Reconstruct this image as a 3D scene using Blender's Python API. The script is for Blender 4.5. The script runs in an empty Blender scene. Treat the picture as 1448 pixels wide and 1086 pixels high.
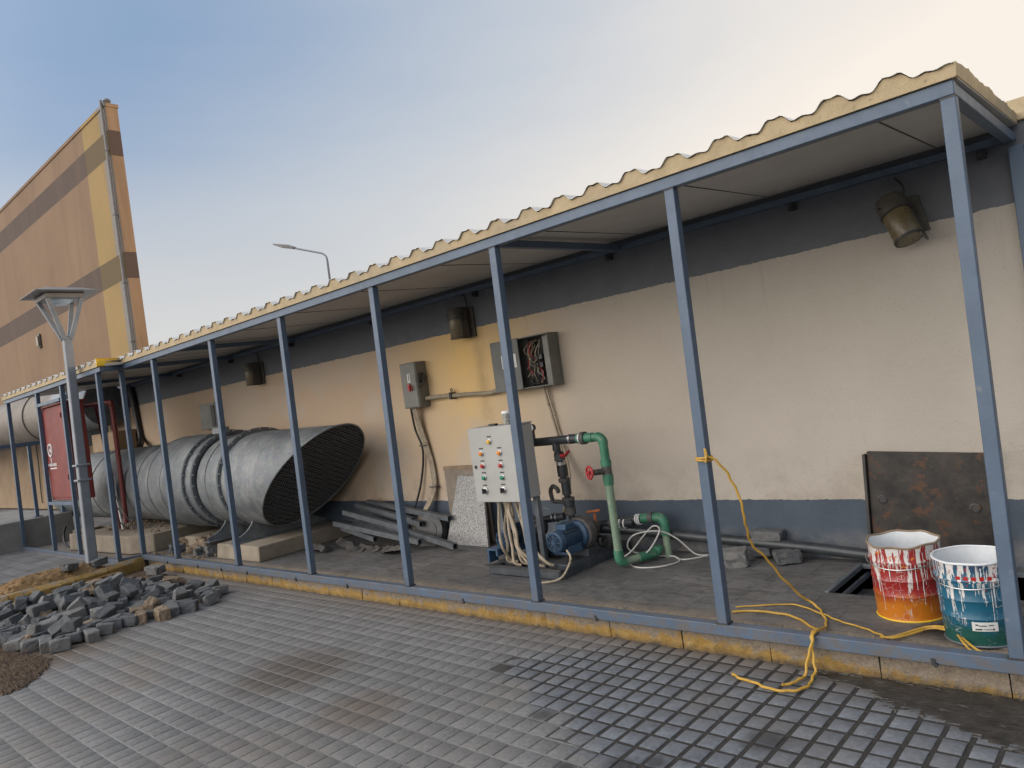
import bpy, bmesh, math, random
from mathutils import Vector, Matrix, Quaternion
random.seed(7)
PI = math.pi
S = bpy.context.scene
COL = S.collection

# ------------------------------------------------------------------ camera
cam = bpy.data.cameras.new('camera'); camo = bpy.data.objects.new('camera', cam); COL.objects.link(camo)
cR = Vector((0.72907044, 0.67054975, -0.13718355)); cU = Vector((0.10913265, 0.08397779, 0.99047352)); cF = Vector((-0.67568214, 0.73709617, 0.01195315))
camo.matrix_world = Matrix(((cR.x, cU.x, -cF.x, 0), (cR.y, cU.y, -cF.y, 0), (cR.z, cU.z, -cF.z, 1.3411), (0, 0, 0, 1)))
cam.sensor_width = 36; cam.lens = 25.93; cam.clip_start = .05; cam.clip_end = 2000
S.camera = camo
S.render.resolution_x, S.render.resolution_y = 1024, 768
# ------------------------------------------------------------------ light
SUN_EL, SUN_AZ = math.radians(5.0), math.radians(62)     # azimuth clockwise from +y
w = bpy.data.worlds.new('World'); S.world = w; w.use_nodes = True
nt = w.node_tree; bg = nt.nodes['Background']
sky = nt.nodes.new('ShaderNodeTexSky'); sky.sky_type = 'NISHITA'; sky.sun_disc = False
sky.sun_elevation = SUN_EL; sky.sun_rotation = SUN_AZ; sky.altitude = 0; sky.air_density = 1.0; sky.dust_density = 3.0; sky.ozone_density = 2.0
def _n(t, **k):
    n = nt.nodes.new(t)
    for a, b in k.items(): setattr(n, a, b)
    return n
def _m(op, a, b=0.0, c=0.0, clamp=False):
    m = _n('ShaderNodeMath', operation=op, use_clamp=clamp)
    for i, v in enumerate((a, b, c)):
        if isinstance(v, (int, float)): m.inputs[i].default_value = v
        else: nt.links.new(v, m.inputs[i])
    return m.outputs[0]
def _dot(v):
    d = _n('ShaderNodeVectorMath', operation='DOT_PRODUCT'); nt.links.new(tc.outputs['Generated'], d.inputs[0]); d.inputs[1].default_value = v; return d.outputs['Value']
tc = _n('ShaderNodeTexCoord')
zz_ = _dot((0, 0, 1)); s_ = _dot((.3, .95, 0))
nz_ = _n('ShaderNodeTexNoise'); mz_ = _n('ShaderNodeMapping'); mz_.inputs['Scale'].default_value = (1, 1, 4.5); nt.links.new(tc.outputs['Generated'], mz_.inputs[0]); nz_.inputs['Scale'].default_value = 2.2; nz_.inputs['Detail'].default_value = 5; nt.links.new(mz_.outputs[0], nz_.inputs['Vector'])
t_ = _m('ADD', _m('MULTIPLY', _m('POWER', _m('MAXIMUM', s_, 0.0), 1.4), 1.15), _m('MULTIPLY', _m('SUBTRACT', .45, zz_, clamp=True), 1.2))
t_ = _m('ADD', t_, _m('MULTIPLY_ADD', nz_.outputs['Fac'], .26, -.13), clamp=True)
rp_ = _n('ShaderNodeValToRGB'); nt.links.new(t_, rp_.inputs[0]); e_ = rp_.color_ramp.elements
e_[0].position = 0; e_[0].color = (.25, .365, .55, 1); e_[1].position = 1; e_[1].color = (.95, .87, .78, 1)
q_ = e_.new(.5); q_.color = (.56, .60, .66, 1)
# bright sky behind the viewer, out of frame, added as fill light
lobe = _m('POWER', _m('MAXIMUM', _dot((-.42, -.83, .36)), 0.0), 3.6)
up_ = _m('MULTIPLY', _m('GREATER_THAN', zz_, -.02), lobe)
bg.inputs[1].default_value = .5
hm_ = _n('ShaderNodeMix', data_type='RGBA'); nt.links.new(_m('MULTIPLY', _m('MULTIPLY', _m('SUBTRACT', .34, zz_, clamp=True), 3.6, clamp=True), _m('SUBTRACT', .95, t_, clamp=True)), hm_.inputs[0])
nt.links.new(rp_.outputs[0], hm_.inputs[6]); hm_.inputs[7].default_value = (.86, .78, .66, 1)
nt.links.new(hm_.outputs[2], bg.inputs[0])
bg2 = _n('ShaderNodeBackground'); bg2.inputs[0].default_value = (1.0, .92, .83, 1); nt.links.new(_m('MULTIPLY', up_, 2.0), bg2.inputs[1])
bg3 = _n('ShaderNodeBackground'); nt.links.new(sky.outputs[0], bg3.inputs[0]); bg3.inputs[1].default_value = .006
ad1, ad2 = _n('ShaderNodeAddShader'), _n('ShaderNodeAddShader')
nt.links.new(bg.outputs[0], ad1.inputs[0]); nt.links.new(bg2.outputs[0], ad1.inputs[1]); nt.links.new(ad1.outputs[0], ad2.inputs[0]); nt.links.new(bg3.outputs[0], ad2.inputs[1])
nt.links.new(ad2.outputs[0], nt.nodes['World Output'].inputs['Surface'])
sl = bpy.data.lights.new('sun', 'SUN'); so = bpy.data.objects.new('sun', sl); COL.objects.link(so)
sl.energy = .35; sl.angle = math.radians(3); sl.color = (1, .78, .55)
sd = Vector((math.sin(SUN_AZ) * math.cos(SUN_EL), math.cos(SUN_AZ) * math.cos(SUN_EL), math.sin(SUN_EL)))
so.rotation_euler = sd.to_track_quat('Z', 'Y').to_euler()
S.view_settings.view_transform = 'Standard'; S.view_settings.look = 'None'; S.view_settings.gamma = 1; S.view_settings.exposure = 1.0
S.render.engine = 'CYCLES'

# ------------------------------------------------------------------ materials
def N(nt, t, **k):
    n = nt.nodes.new(t)
    for a, b in k.items(): setattr(n, a, b)
    return n
def new_mat(name):
    m = bpy.data.materials.new(name); m.use_nodes = True
    return m, m.node_tree, m.node_tree.nodes['Principled BSDF']
def noise(nt, vec, scale, detail=6, rough=.6):
    n = N(nt, 'ShaderNodeTexNoise'); n.inputs['Scale'].default_value = scale; n.inputs['Detail'].default_value = detail; n.inputs['Roughness'].default_value = rough
    if vec: nt.links.new(vec, n.inputs['Vector'])
    return n.outputs['Fac']
def ramp(nt, fac, stops):
    r = N(nt, 'ShaderNodeValToRGB'); nt.links.new(fac, r.inputs[0]); e = r.color_ramp.elements
    while len(e) < len(stops): e.new(.5)
    for i, (p, c) in enumerate(stops):
        e[i].position = p; e[i].color = (c[0], c[1], c[2], 1) if hasattr(c, '__len__') else (c, c, c, 1)
    return r.outputs[0]
def mix(nt, fac, a, b, bt='MIX'):
    m = N(nt, 'ShaderNodeMix', data_type='RGBA', blend_type=bt)
    for s, v in ((0, fac), (6, a), (7, b)):
        if isinstance(v, (int, float)): m.inputs[s].default_value = v
        elif isinstance(v, tuple): m.inputs[s].default_value = (*v[:3], 1)
        else: nt.links.new(v, m.inputs[s])
    return m.outputs[2]
def math_(nt, op, a, b=0, c=None, clamp=False):
    m = N(nt, 'ShaderNodeMath', operation=op, use_clamp=clamp)
    for i, v in enumerate((a, b) if c is None else (a, b, c)):
        if isinstance(v, (int, float)): m.inputs[i].default_value = v
        else: nt.links.new(v, m.inputs[i])
    return m.outputs[0]
def pos(nt):
    g = N(nt, 'ShaderNodeNewGeometry'); s = N(nt, 'ShaderNodeSeparateXYZ'); nt.links.new(g.outputs['Position'], s.inputs[0])
    return g.outputs['Position'], s.outputs[0], s.outputs[1], s.outputs[2]
def bump(nt, bs, h, strength, dist=.01):
    b = N(nt, 'ShaderNodeBump'); b.inputs['Strength'].default_value = strength; b.inputs['Distance'].default_value = dist
    nt.links.new(h, b.inputs['Height']); nt.links.new(b.outputs[0], bs.inputs['Normal'])
    return b
def grime(name, c1, c2, scale=4, rough=.6, metal=0, bs=60, bstr=.3, bdist=.003, spots=None, lo=.35, hi=.65, rvar=.15):
    """two-tone weathered surface, optional specks of a third colour"""
    m, nt, p = new_mat(name); P = pos(nt)[0]
    f = noise(nt, P, scale, 8, .65)
    col = ramp(nt, f, [(lo, c1), (hi, c2)])
    if spots:
        sc, th, c3 = spots
        f2 = noise(nt, P, sc, 4, .7); k = ramp(nt, f2, [(th, 0.0), (min(1, th + .06), 1.0)])
        col = mix(nt, k, col, c3)
    nt.links.new(col, p.inputs['Base Color']); p.inputs['Metallic'].default_value = metal
    r = math_(nt, 'MULTIPLY_ADD', noise(nt, P, scale * 2.3, 5), rvar * 2, rough - rvar); nt.links.new(r, p.inputs['Roughness'])
    bump(nt, p, noise(nt, P, bs, 5), bstr, bdist)
    return m
M = {}
def frame_mat():
    m, nt, p = new_mat('frame_paint'); P, x, y, z = pos(nt)
    n1 = noise(nt, P, 5, 7, .65); n2 = noise(nt, P, 60, 5, .7); n3 = noise(nt, P, 17, 6, .7)
    c = ramp(nt, n1, [(.3, (.066, .098, .145)), (.7, (.094, .134, .190))])
    c = mix(nt, ramp(nt, n2, [(.64, 0.0), (.70, .6)]), c, (.055, .06, .065))
    c = mix(nt, ramp(nt, n3, [(.63, 0.0), (.67, .75)]), c, (.16, .175, .19))
    low = math_(nt, 'MULTIPLY_ADD', z, -7, .75, clamp=True)
    c = mix(nt, math_(nt, 'MULTIPLY', low, ramp(nt, n3, [(.42, 0.0), (.6, .8)])), c, (.12, .10, .085))
    c = mix(nt, ramp(nt, noise(nt, P, 24, 7, .75), [(.67, 0.0), (.70, .9)]), c, (.10, .045, .02))
    nt.links.new(c, p.inputs['Base Color'])
    nt.links.new(math_(nt, 'MULTIPLY_ADD', n3, .35, .3), p.inputs['Roughness'])
    bump(nt, p, math_(nt, 'ADD', n2, n1), .3, .003)
    return m
M['frame'] = frame_mat()
M['frame_end'] = M['frame']
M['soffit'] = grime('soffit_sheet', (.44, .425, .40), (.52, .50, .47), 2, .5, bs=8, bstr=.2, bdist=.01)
def foam_mat():
    m, nt, p = new_mat('cream_foam'); P, x, y, z = pos(nt)
    n = noise(nt, P, 9, 8, .7); c = ramp(nt, n, [(.3, (.37, .285, .165)), (.7, (.49, .385, .235))])
    v = N(nt, 'ShaderNodeTexVoronoi', feature='DISTANCE_TO_EDGE'); v.inputs['Scale'].default_value = 9
    nz = N(nt, 'ShaderNodeTexNoise'); nz.inputs['Scale'].default_value = 12; nt.links.new(P, nz.inputs[0])
    a = N(nt, 'ShaderNodeVectorMath', operation='MULTIPLY_ADD'); nt.links.new(nz.outputs['Color'], a.inputs[0]); a.inputs[1].default_value = (.06, .06, .06); nt.links.new(P, a.inputs[2]); nt.links.new(a.outputs[0], v.inputs[0])
    ck = ramp(nt, v.outputs['Distance'], [(.008, 1.0), (.025, 0.0)])
    c = mix(nt, math_(nt, 'MULTIPLY', ck, .10), c, (.22, .16, .09))
    c = mix(nt, ramp(nt, noise(nt, P, 50, 5, .7), [(.63, 0.0), (.68, .7)]), c, (.17, .12, .06))
    c = mix(nt, ramp(nt, noise(nt, P, 2.2, 5, .6), [(.5, 0.0), (.7, .4)]), c, (.30, .26, .20))
    nt.links.new(c, p.inputs['Base Color']); p.inputs['Roughness'].default_value = .85
    bump(nt, p, noise(nt, P, 30, 7, .7), .7, .008)
    return m
M['foam'] = foam_mat()
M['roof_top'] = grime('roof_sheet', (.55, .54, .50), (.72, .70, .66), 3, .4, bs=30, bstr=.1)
M['yellow'] = grime('yellow_paint', (.75, .45, .015), (.85, .55, .03), 6, .5)
M['galv'] = None; M['flange_grey'] = grime('flange_grey', (.12, .133, .143), (.185, .197, .205), 9, .6, metal=.2, bs=60, bstr=.2)
M['concrete'] = grime('plinth_concrete', (.20, .165, .12), (.30, .25, .19), 5, .9, spots=(30, .66, (.18, .15, .12)), bs=70, bstr=.6)
M['concrete_grey'] = grime('grey_concrete', (.18, .168, .15), (.26, .245, .22), 3, .9, spots=(25, .66, (.17, .15, .13)), bs=60, bstr=.5)
M['steel_grey'] = grime('grey_steel', (.10, .115, .13), (.17, .185, .2), 8, .5, metal=.3, bs=80, bstr=.2)
M['tube_steel'] = grime('tube_steel', (.07, .08, .09), (.125, .135, .145), 8, .5, metal=.3, spots=(25, .64, (.06, .035, .02)), bs=80, bstr=.2)
M['skid_steel'] = grime('skid_steel', (.045, .052, .06), (.085, .095, .108), 9, .55, metal=.2, spots=(22, .62, (.14, .13, .12)), bs=70, bstr=.3)
M['dark_steel'] = grime('dark_steel', (.035, .037, .04), (.075, .07, .065), 9, .55, metal=.3, spots=(20, .62, (.12, .05, .025)), bs=60, bstr=.4)
M['rustplate'] = grime('rusty_plate', (.018, .017, .017), (.055, .046, .038), 9, .5, metal=.2, spots=(11, .57, (.085, .042, .024)), bs=25, bstr=.35, bdist=.004)
M['black'] = grime('black_plastic', (.012, .012, .013), (.03, .03, .032), 8, .45, bs=60, bstr=.1)
M['blackpipe'] = grime('black_pipe', (.018, .022, .026), (.045, .05, .055), 7, .4, bs=60, bstr=.15)
M['green'] = grime('green_pipe', (.03, .15, .085), (.06, .215, .13), 7, .5, spots=(22, .58, (.15, .20, .14)), bs=50, bstr=.15)
M['palegreen'] = grime('pale_green_pipe', (.15, .225, .15), (.24, .31, .22), 9, .6, spots=(30, .6, (.30, .32, .25)), bs=50, bstr=.2)
M['blue'] = grime('motor_blue', (.022, .058, .115), (.05, .10, .17), 12, .45, spots=(30, .62, (.10, .12, .15)), bs=60, bstr=.3)
M['iron'] = grime('cast_iron', (.05, .05, .05), (.10, .09, .085), 12, .6, spots=(25, .6, (.16, .12, .08)), bs=60, bstr=.6)
M['red_wheel'] = grime('red_wheel', (.32, .02, .025), (.42, .035, .04), 10, .45)
M['orange_handle'] = grime('orange_handle', (.45, .12, .03), (.55, .17, .05), 10, .5)
M['redcab'] = grime('red_cabinet', (.15, .020, .016), (.21, .031, .023), 3, .6, spots=(30, .68, (.12, .03, .02)), bs=40, bstr=.1)
M['redpipe'] = grime('red_pipe_paint', (.12, .018, .016), (.17, .028, .024), 6, .5)
M['cabinet'] = grime('cabinet_paint', (.36, .355, .335), (.41, .405, .385), 4, .45, spots=(24, .70, (.33, .29, .22)), bs=80, bstr=.08)
M['box_dark'] = grime('box_dark', (.095, .098, .092), (.14, .14, .13), 6, .55, spots=(25, .66, (.05, .048, .045)), bs=60, bstr=.15)
M['box_grey'] = grime('box_grey', (.13, .13, .115), (.19, .185, .165), 6, .5, spots=(25, .68, (.07, .065, .06)), bs=60, bstr=.15)
M['cream_cable'] = grime('beige_cable', (.30, .24, .165), (.42, .35, .26), 14, .6, spots=(25, .6, (.17, .13, .09)))
M['conduit'] = grime('wrapped_conduit', (.24, .20, .14), (.34, .29, .21), 20, .8, bs=90, bstr=.8)
M['white_cable'] = grime('white_cable', (.45, .44, .41), (.6, .58, .54), 10, .5)
M['cord'] = grime('yellow_cord', (.46, .26, .035), (.58, .35, .06), 15, .5, spots=(20, .64, (.3, .2, .08)))
M['white'] = grime('white_plastic', (.70, .69, .66), (.8, .79, .77), 5, .4)
M['cup'] = grime('cup_grey', (.22, .225, .2), (.4, .4, .36), 60, .6, lo=.45, hi=.55)
M['label'] = grime('label_paper', (.55, .55, .53), (.68, .68, .66), 12, .6)
M['ink'] = grime('ink', (.02, .02, .02), (.04, .04, .04), 12, .6)
M['granite'] = grime('granite', (.15, .148, .145), (.40, .392, .38), 95, .5, lo=.44, hi=.56, bs=60, bstr=.05)
M['board'] = grime('brown_board', (.19, .155, .125), (.27, .225, .18), 6, .8)
M['scrap'] = grime('scrap_sheet', (.05, .048, .045), (.12, .11, .10), 9, .7, bs=40, bstr=.8)
M['tan_stone'] = grime('tan_stone', (.20, .145, .095), (.31, .23, .155), 14, .95, bs=60, bstr=.9, bdist=.006)
M['cobble'] = [grime('cobble_%s' % n, a, b, 14, .9, spots=(30, .64, (.27, .225, .175)), bs=75, bstr=.9, bdist=.006) for n, a, b in
               (('dark', (.075, .078, .082), (.115, .118, .12)), ('mid', (.095, .097, .098), (.145, .145, .142)), ('light', (.125, .124, .12), (.19, .185, .175)))]
M['soil'] = grime('soil', (.085, .055, .033), (.155, .10, .06), 12, .95, spots=(60, .6, (.30, .21, .13)), bs=90, bstr=1, bdist=.02)
M['sand'] = grime('sand', (.20, .115, .045), (.30, .18, .08), 9, .95, bs=110, bstr=.9, bdist=.01)
M['glass_amber'] = grime('amber_glass', (.10, .078, .04), (.17, .13, .06), 14, .3)
M['lamp_body'] = grime('lamp_body', (.055, .05, .042), (.10, .09, .075), 12, .55)
M['lamp_head'] = grime('lamp_head', (.16, .15, .145), (.22, .21, .20), 5, .5)
M['lamp_post'] = grime('lamp_post', (.18, .195, .215), (.25, .265, .285), 4, .5, spots=(25, .7, (.12, .12, .12)), bs=80, bstr=.1)
M['wire'] = grime('mesh_wire', (.13, .13, .135), (.24, .235, .225), 30, .6, metal=.2)
M['dark_in'] = grime('duct_inside', (.012, .012, .012), (.03, .03, .03), 6, .8)
M['buckwhite'] = grime('bucket_white', (.60, .62, .63), (.74, .76, .77), 7, .35, spots=(18, .68, (.45, .45, .42)))
M['paint_drip'] = grime('paint_drip', (.62, .62, .60), (.75, .74, .72), 20, .4)
M['far_tan'] = grime('far_tan_wall', (.26, .18, .11), (.34, .245, .155), 1.5, .9, bs=20, bstr=.4)
M['duct_dull'] = grime('dull_duct', (.15, .125, .105), (.21, .18, .15), 2, .6, metal=.25, bs=12, bstr=.2)
M['duct_blue'] = grime('bluish_duct', (.16, .18, .20), (.23, .25, .27), 3, .5, metal=.3, bs=12, bstr=.2)

def galv():
    m, nt, p = new_mat('galvanised_steel'); P, x, y, z = pos(nt)
    f = noise(nt, P, 3.2, 9, .7)
    v = N(nt, 'ShaderNodeTexVoronoi'); v.inputs['Scale'].default_value = 60; nt.links.new(P, v.inputs['Vector'])
    c = ramp(nt, f, [(.32, (.105, .118, .13)), (.52, (.18, .192, .198)), (.7, (.275, .28, .275))])
    c = mix(nt, .18, c, v.outputs['Color'], 'SOFT_LIGHT')
    c = mix(nt, ramp(nt, noise(nt, P, 7, 8, .75), [(.50, 0.0), (.66, .55)]), c, (.28, .285, .275))
    c = mix(nt, ramp(nt, noise(nt, P, 1.7, 5, .6), [(.5, 0.0), (.68, .5)]), c, (.11, .125, .145))
    g2 = N(nt, 'ShaderNodeMapping'); g2.inputs['Scale'].default_value = (3, 1.5, 9); g2.inputs['Rotation'].default_value = (.3, .5, 0); nt.links.new(P, g2.inputs[0])
    c = mix(nt, ramp(nt, noise(nt, g2.outputs[0], 6, 6, .7), [(.60, 0.0), (.66, .45)]), c, (.42, .42, .40))
    g = N(nt, 'ShaderNodeMapping'); g.inputs['Scale'].default_value = (14, 1.2, 1.2); nt.links.new(P, g.inputs[0])
    st = ramp(nt, noise(nt, g.outputs[0], 1, 6, .6), [(.56, 0.0), (.70, 1.0)])
    c = mix(nt, math_(nt, 'MULTIPLY', st, .35), c, (.40, .39, .36))
    nt.links.new(c, p.inputs['Base Color']); p.inputs['Metallic'].default_value = .3
    nt.links.new(ramp(nt, f, [(.3, .48), (.7, .72)]), p.inputs['Roughness'])
    bump(nt, p, noise(nt, P, 9, 5), .25, .02)
    return m
M['galv'] = galv()

def wall_mat():
    m, nt, p = new_mat('painted_stucco'); P, x, y, z = pos(nt)
    n1 = noise(nt, P, 1.1, 6, .6); n2 = noise(nt, P, 30, 5, .6); n3 = noise(nt, P, 5, 6, .7)
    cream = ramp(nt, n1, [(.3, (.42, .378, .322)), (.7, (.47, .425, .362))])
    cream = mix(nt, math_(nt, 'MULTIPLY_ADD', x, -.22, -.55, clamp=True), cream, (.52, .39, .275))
    cream = mix(nt, ramp(nt, noise(nt, P, 130, 3, .7), [(.60, 0.0), (.68, .5)]), cream, (.27, .2, .14))
    # faint vertical runs of dirt
    mp = N(nt, 'ShaderNodeMapping'); mp.inputs['Scale'].default_value = (7, 1, .45); nt.links.new(P, mp.inputs[0])
    cream = mix(nt, ramp(nt, noise(nt, mp.outputs[0], 1.6, 6, .65), [(.58, 0.0), (.85, .22)]), cream, (.36, .28, .2))
    # warm glow below the middle lamp, painted into the wall colour
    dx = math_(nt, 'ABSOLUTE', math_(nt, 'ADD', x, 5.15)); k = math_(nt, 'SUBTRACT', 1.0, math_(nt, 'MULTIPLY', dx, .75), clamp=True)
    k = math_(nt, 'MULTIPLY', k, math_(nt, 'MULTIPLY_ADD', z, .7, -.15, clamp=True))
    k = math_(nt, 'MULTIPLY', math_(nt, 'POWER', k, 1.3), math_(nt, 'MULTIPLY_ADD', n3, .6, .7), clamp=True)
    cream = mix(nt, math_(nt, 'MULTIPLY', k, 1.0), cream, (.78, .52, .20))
    mq = N(nt, 'ShaderNodeMapping'); mq.inputs['Scale'].default_value = (16, 1, .7); nt.links.new(P, mq.inputs[0])
    run = ramp(nt, noise(nt, mq.outputs[0], 1, 5, .6), [(.60, 0.0), (.72, 1.0)])
    run = math_(nt, 'MULTIPLY', run, math_(nt, 'MULTIPLY_ADD', z, 1.1, -1.75, clamp=True))
    cream = mix(nt, math_(nt, 'MULTIPLY', run, .95), cream, (.22, .175, .14))
    cream = mix(nt, ramp(nt, noise(nt, P, .8, 3, .5), [(.56, 0.0), (.60, .4)]), cream, (.49, .44, .375))
    cream = mix(nt, math_(nt, 'MULTIPLY', math_(nt, 'MULTIPLY_ADD', z, -2.2, 1.6, clamp=True), ramp(nt, noise(nt, P, 3.4, 7, .7), [(.44, 0.0), (.60, .65)])), cream, (.28, .235, .19))
    sx = math_(nt, 'MULTIPLY_ADD', math_(nt, 'ABSOLUTE', math_(nt, 'ADD', x, 4.93)), -9, 1.0, clamp=True); sx = math_(nt, 'MULTIPLY', sx, ramp(nt, n3, [(.35, .1), (.6, .6)]))
    cream = mix(nt, sx, cream, (.36, .25, .13))
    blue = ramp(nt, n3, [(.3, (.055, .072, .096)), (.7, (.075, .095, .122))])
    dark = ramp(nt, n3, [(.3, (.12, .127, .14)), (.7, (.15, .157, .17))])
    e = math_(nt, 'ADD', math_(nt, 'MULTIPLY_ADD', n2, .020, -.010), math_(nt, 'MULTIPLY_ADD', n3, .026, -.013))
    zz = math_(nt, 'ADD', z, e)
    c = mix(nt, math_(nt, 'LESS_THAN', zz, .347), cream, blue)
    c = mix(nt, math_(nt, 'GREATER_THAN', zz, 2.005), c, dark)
    # splash dirt at the foot and scuffs in the blue band
    ft = math_(nt, 'MULTIPLY', math_(nt, 'MULTIPLY_ADD', z, -6, 1.0, clamp=True), ramp(nt, n3, [(.4, 0.0), (.6, .8)]))
    c = mix(nt, ft, c, (.22, .2, .18))
    c = mix(nt, math_(nt, 'GREATER_THAN', z, 2.44), c, (.66, .55, .38))
    nt.links.new(c, p.inputs['Base Color']); p.inputs['Roughness'].default_value = .85
    h = math_(nt, 'ADD', noise(nt, P, 75, 6, .7), math_(nt, 'MULTIPLY', n1, 1.2))
    bump(nt, p, h, .55, .006)
    return m
M['wall'] = wall_mat()

def tower_mat():
    m, nt, p = new_mat('building_paint'); P, x, y, z = pos(nt)
    n1 = noise(nt, P, .35, 6, .6)
    a = ramp(nt, n1, [(.3, (.20, .125, .072)), (.7, (.25, .16, .095))])
    yl = ramp(nt, n1, [(.3, (.29, .195, .075)), (.7, (.35, .235, .095))])
    isy = math_(nt, 'GREATER_THAN', x, -25.55)
    c = mix(nt, isy, a, yl)
    gs = math_(nt, 'GREATER_THAN', x, -24.05)
    c = mix(nt, gs, c, (.23, .205, .175))
    front = math_(nt, 'LESS_THAN', y, 9.02)
    c = mix(nt, front, (.52, .32, .18), c)
    b1 = math_(nt, 'MULTIPLY', math_(nt, 'GREATER_THAN', z, 10.23), math_(nt, 'LESS_THAN', z, 11.02))
    b2 = math_(nt, 'MULTIPLY', math_(nt, 'GREATER_THAN', z, 6.43), math_(nt, 'LESS_THAN', z, 7.24))
    b = math_(nt, 'ADD', b1, b2, clamp=True)
    bc = mix(nt, isy, (.09, .062, .048), (.125, .088, .042)); bc = mix(nt, front, (.16, .105, .08), bc)
    c = mix(nt, b, c, bc)
    mp = N(nt, 'ShaderNodeMapping'); mp.inputs['Scale'].default_value = (1.2, 1, .12); nt.links.new(P, mp.inputs[0])
    c = mix(nt, ramp(nt, noise(nt, mp.outputs[0], 1.3, 6, .65), [(.48, 0.0), (.75, .55)]), c, (.15, .095, .062))
    nt.links.new(c, p.inputs['Base Color']); p.inputs['Roughness'].default_value = .9
    bump(nt, p, noise(nt, P, 18, 6, .7), .4, .02)
    return m
M['tower'] = tower_mat()

def wetmask(nt, P, x, y):
    """1 where the yard is wet and muddy (right part, towards the camera's right)"""
    s = math_(nt, 'ADD', math_(nt, 'MULTIPLY', math_(nt, 'ADD', x, 3.12), .453), math_(nt, 'MULTIPLY', math_(nt, 'SUBTRACT', y, 2.94), .891))
    s = math_(nt, 'ADD', s, math_(nt, 'MULTIPLY_ADD', noise(nt, P, 4.5, 4), .34, -.17))
    a = math_(nt, 'MULTIPLY_ADD', s, 10, .5, clamp=True)
    l = math_(nt, 'SUBTRACT', math_(nt, 'ADD', x, 3.16), math_(nt, 'MULTIPLY', math_(nt, 'SUBTRACT', y, 2.94), 1.0))
    b = math_(nt, 'MULTIPLY_ADD', l, 4, .2, clamp=True)
    return math_(nt, 'MULTIPLY', a, b)
def tile_mat():
    m, nt, p = new_mat('yard_tile'); P, x, y, z = pos(nt)
    at = N(nt, 'ShaderNodeAttribute'); at.attribute_name = 'tone'
    n1 = noise(nt, P, 1.0, 6, .6); n2 = noise(nt, P, 45, 6, .7); n3 = noise(nt, P, 9, 6, .7)
    dry = ramp(nt, n1, [(.3, (.165, .160, .152)), (.7, (.205, .198, .188))])
    wet = ramp(nt, n3, [(.3, (.13, .14, .153)), (.7, (.20, .212, .228))])
    wm = wetmask(nt, P, x, y)
    c = mix(nt, wm, dry, wet)
    c = mix(nt, 1.0, c, ramp(nt, at.outputs['Fac'], [(0, .90), (1, 1.10)]), 'MULTIPLY')
    c = mix(nt, 1.0, c, ramp(nt, n2, [(.3, .72), (.7, 1.2)]), 'MULTIPLY')
    # brown dust patches, dark oil spots
    dust = ramp(nt, noise(nt, P, .9, 5, .6), [(.52, 0.0), (.72, .6)]); c = mix(nt, dust, c, (.185, .15, .115))
    def blob(cx, cy, r, ya=1.0):
        d2 = math_(nt, 'ADD', math_(nt, 'POWER', math_(nt, 'ADD', x, -cx), 2), math_(nt, 'POWER', math_(nt, 'MULTIPLY', math_(nt, 'ADD', y, -cy), ya), 2))
        d = math_(nt, 'ADD', math_(nt, 'SQRT', d2), math_(nt, 'MULTIPLY_ADD', n3, .3 * r, -.15 * r))
        return math_(nt, 'MULTIPLY_ADD', d, -1.6 / r, 1.6, clamp=True)
    c = mix(nt, math_(nt, 'MULTIPLY', blob(-4.25, 2.3, .5), .8), c, (.095, .074, .055))
    c = mix(nt, math_(nt, 'MULTIPLY', blob(-3.35, 2.15, .34), .6), c, (.14, .10, .068))
    for b in ((-1.82, 2.32, .10), (-1.72, 2.40, .07), (-2.42, 2.52, .08), (-1.42, 2.75, .12), (-2.02, 2.2, .06)):
        c = mix(nt, math_(nt, 'MULTIPLY', blob(*b), .75), c, (.035, .034, .034))
    # mud washed against the kerb at the right
    mud = math_(nt, 'ADD', math_(nt, 'MULTIPLY_ADD', x, 1.6, 2.3), math_(nt, 'MULTIPLY', math_(nt, 'ADD', y, -3.28), 3.2))
    mud = math_(nt, 'ADD', mud, math_(nt, 'MULTIPLY_ADD', n3, 1.6, -1.0), clamp=True)
    c = mix(nt, mud, c, mix(nt, n2, (.045, .04, .033), (.085, .075, .06)))
    # mulch dust on the left
    c = mix(nt, math_(nt, 'MULTIPLY', blob(-6.9, 1.5, .9), .8), c, (.13, .085, .05))
    edge = math_(nt, 'MULTIPLY', math_(nt, 'MULTIPLY_ADD', y, 3.5, -11.0, clamp=True), .6)
    c = mix(nt, math_(nt, 'MULTIPLY', edge, math_(nt, 'SUBTRACT', 1.0, mud)), c, (.155, .125, .10))
    nt.links.new(c, p.inputs['Base Color'])
    r = math_(nt, 'MULTIPLY_ADD', n3, .2, .74); r = math_(nt, 'SUBTRACT', r, math_(nt, 'MULTIPLY', wm, .38)); r = math_(nt, 'ADD', r, math_(nt, 'MULTIPLY', mud, .2))
    nt.links.new(r, p.inputs['Roughness'])
    bump(nt, p, n2, .35, .003)
    return m
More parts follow.
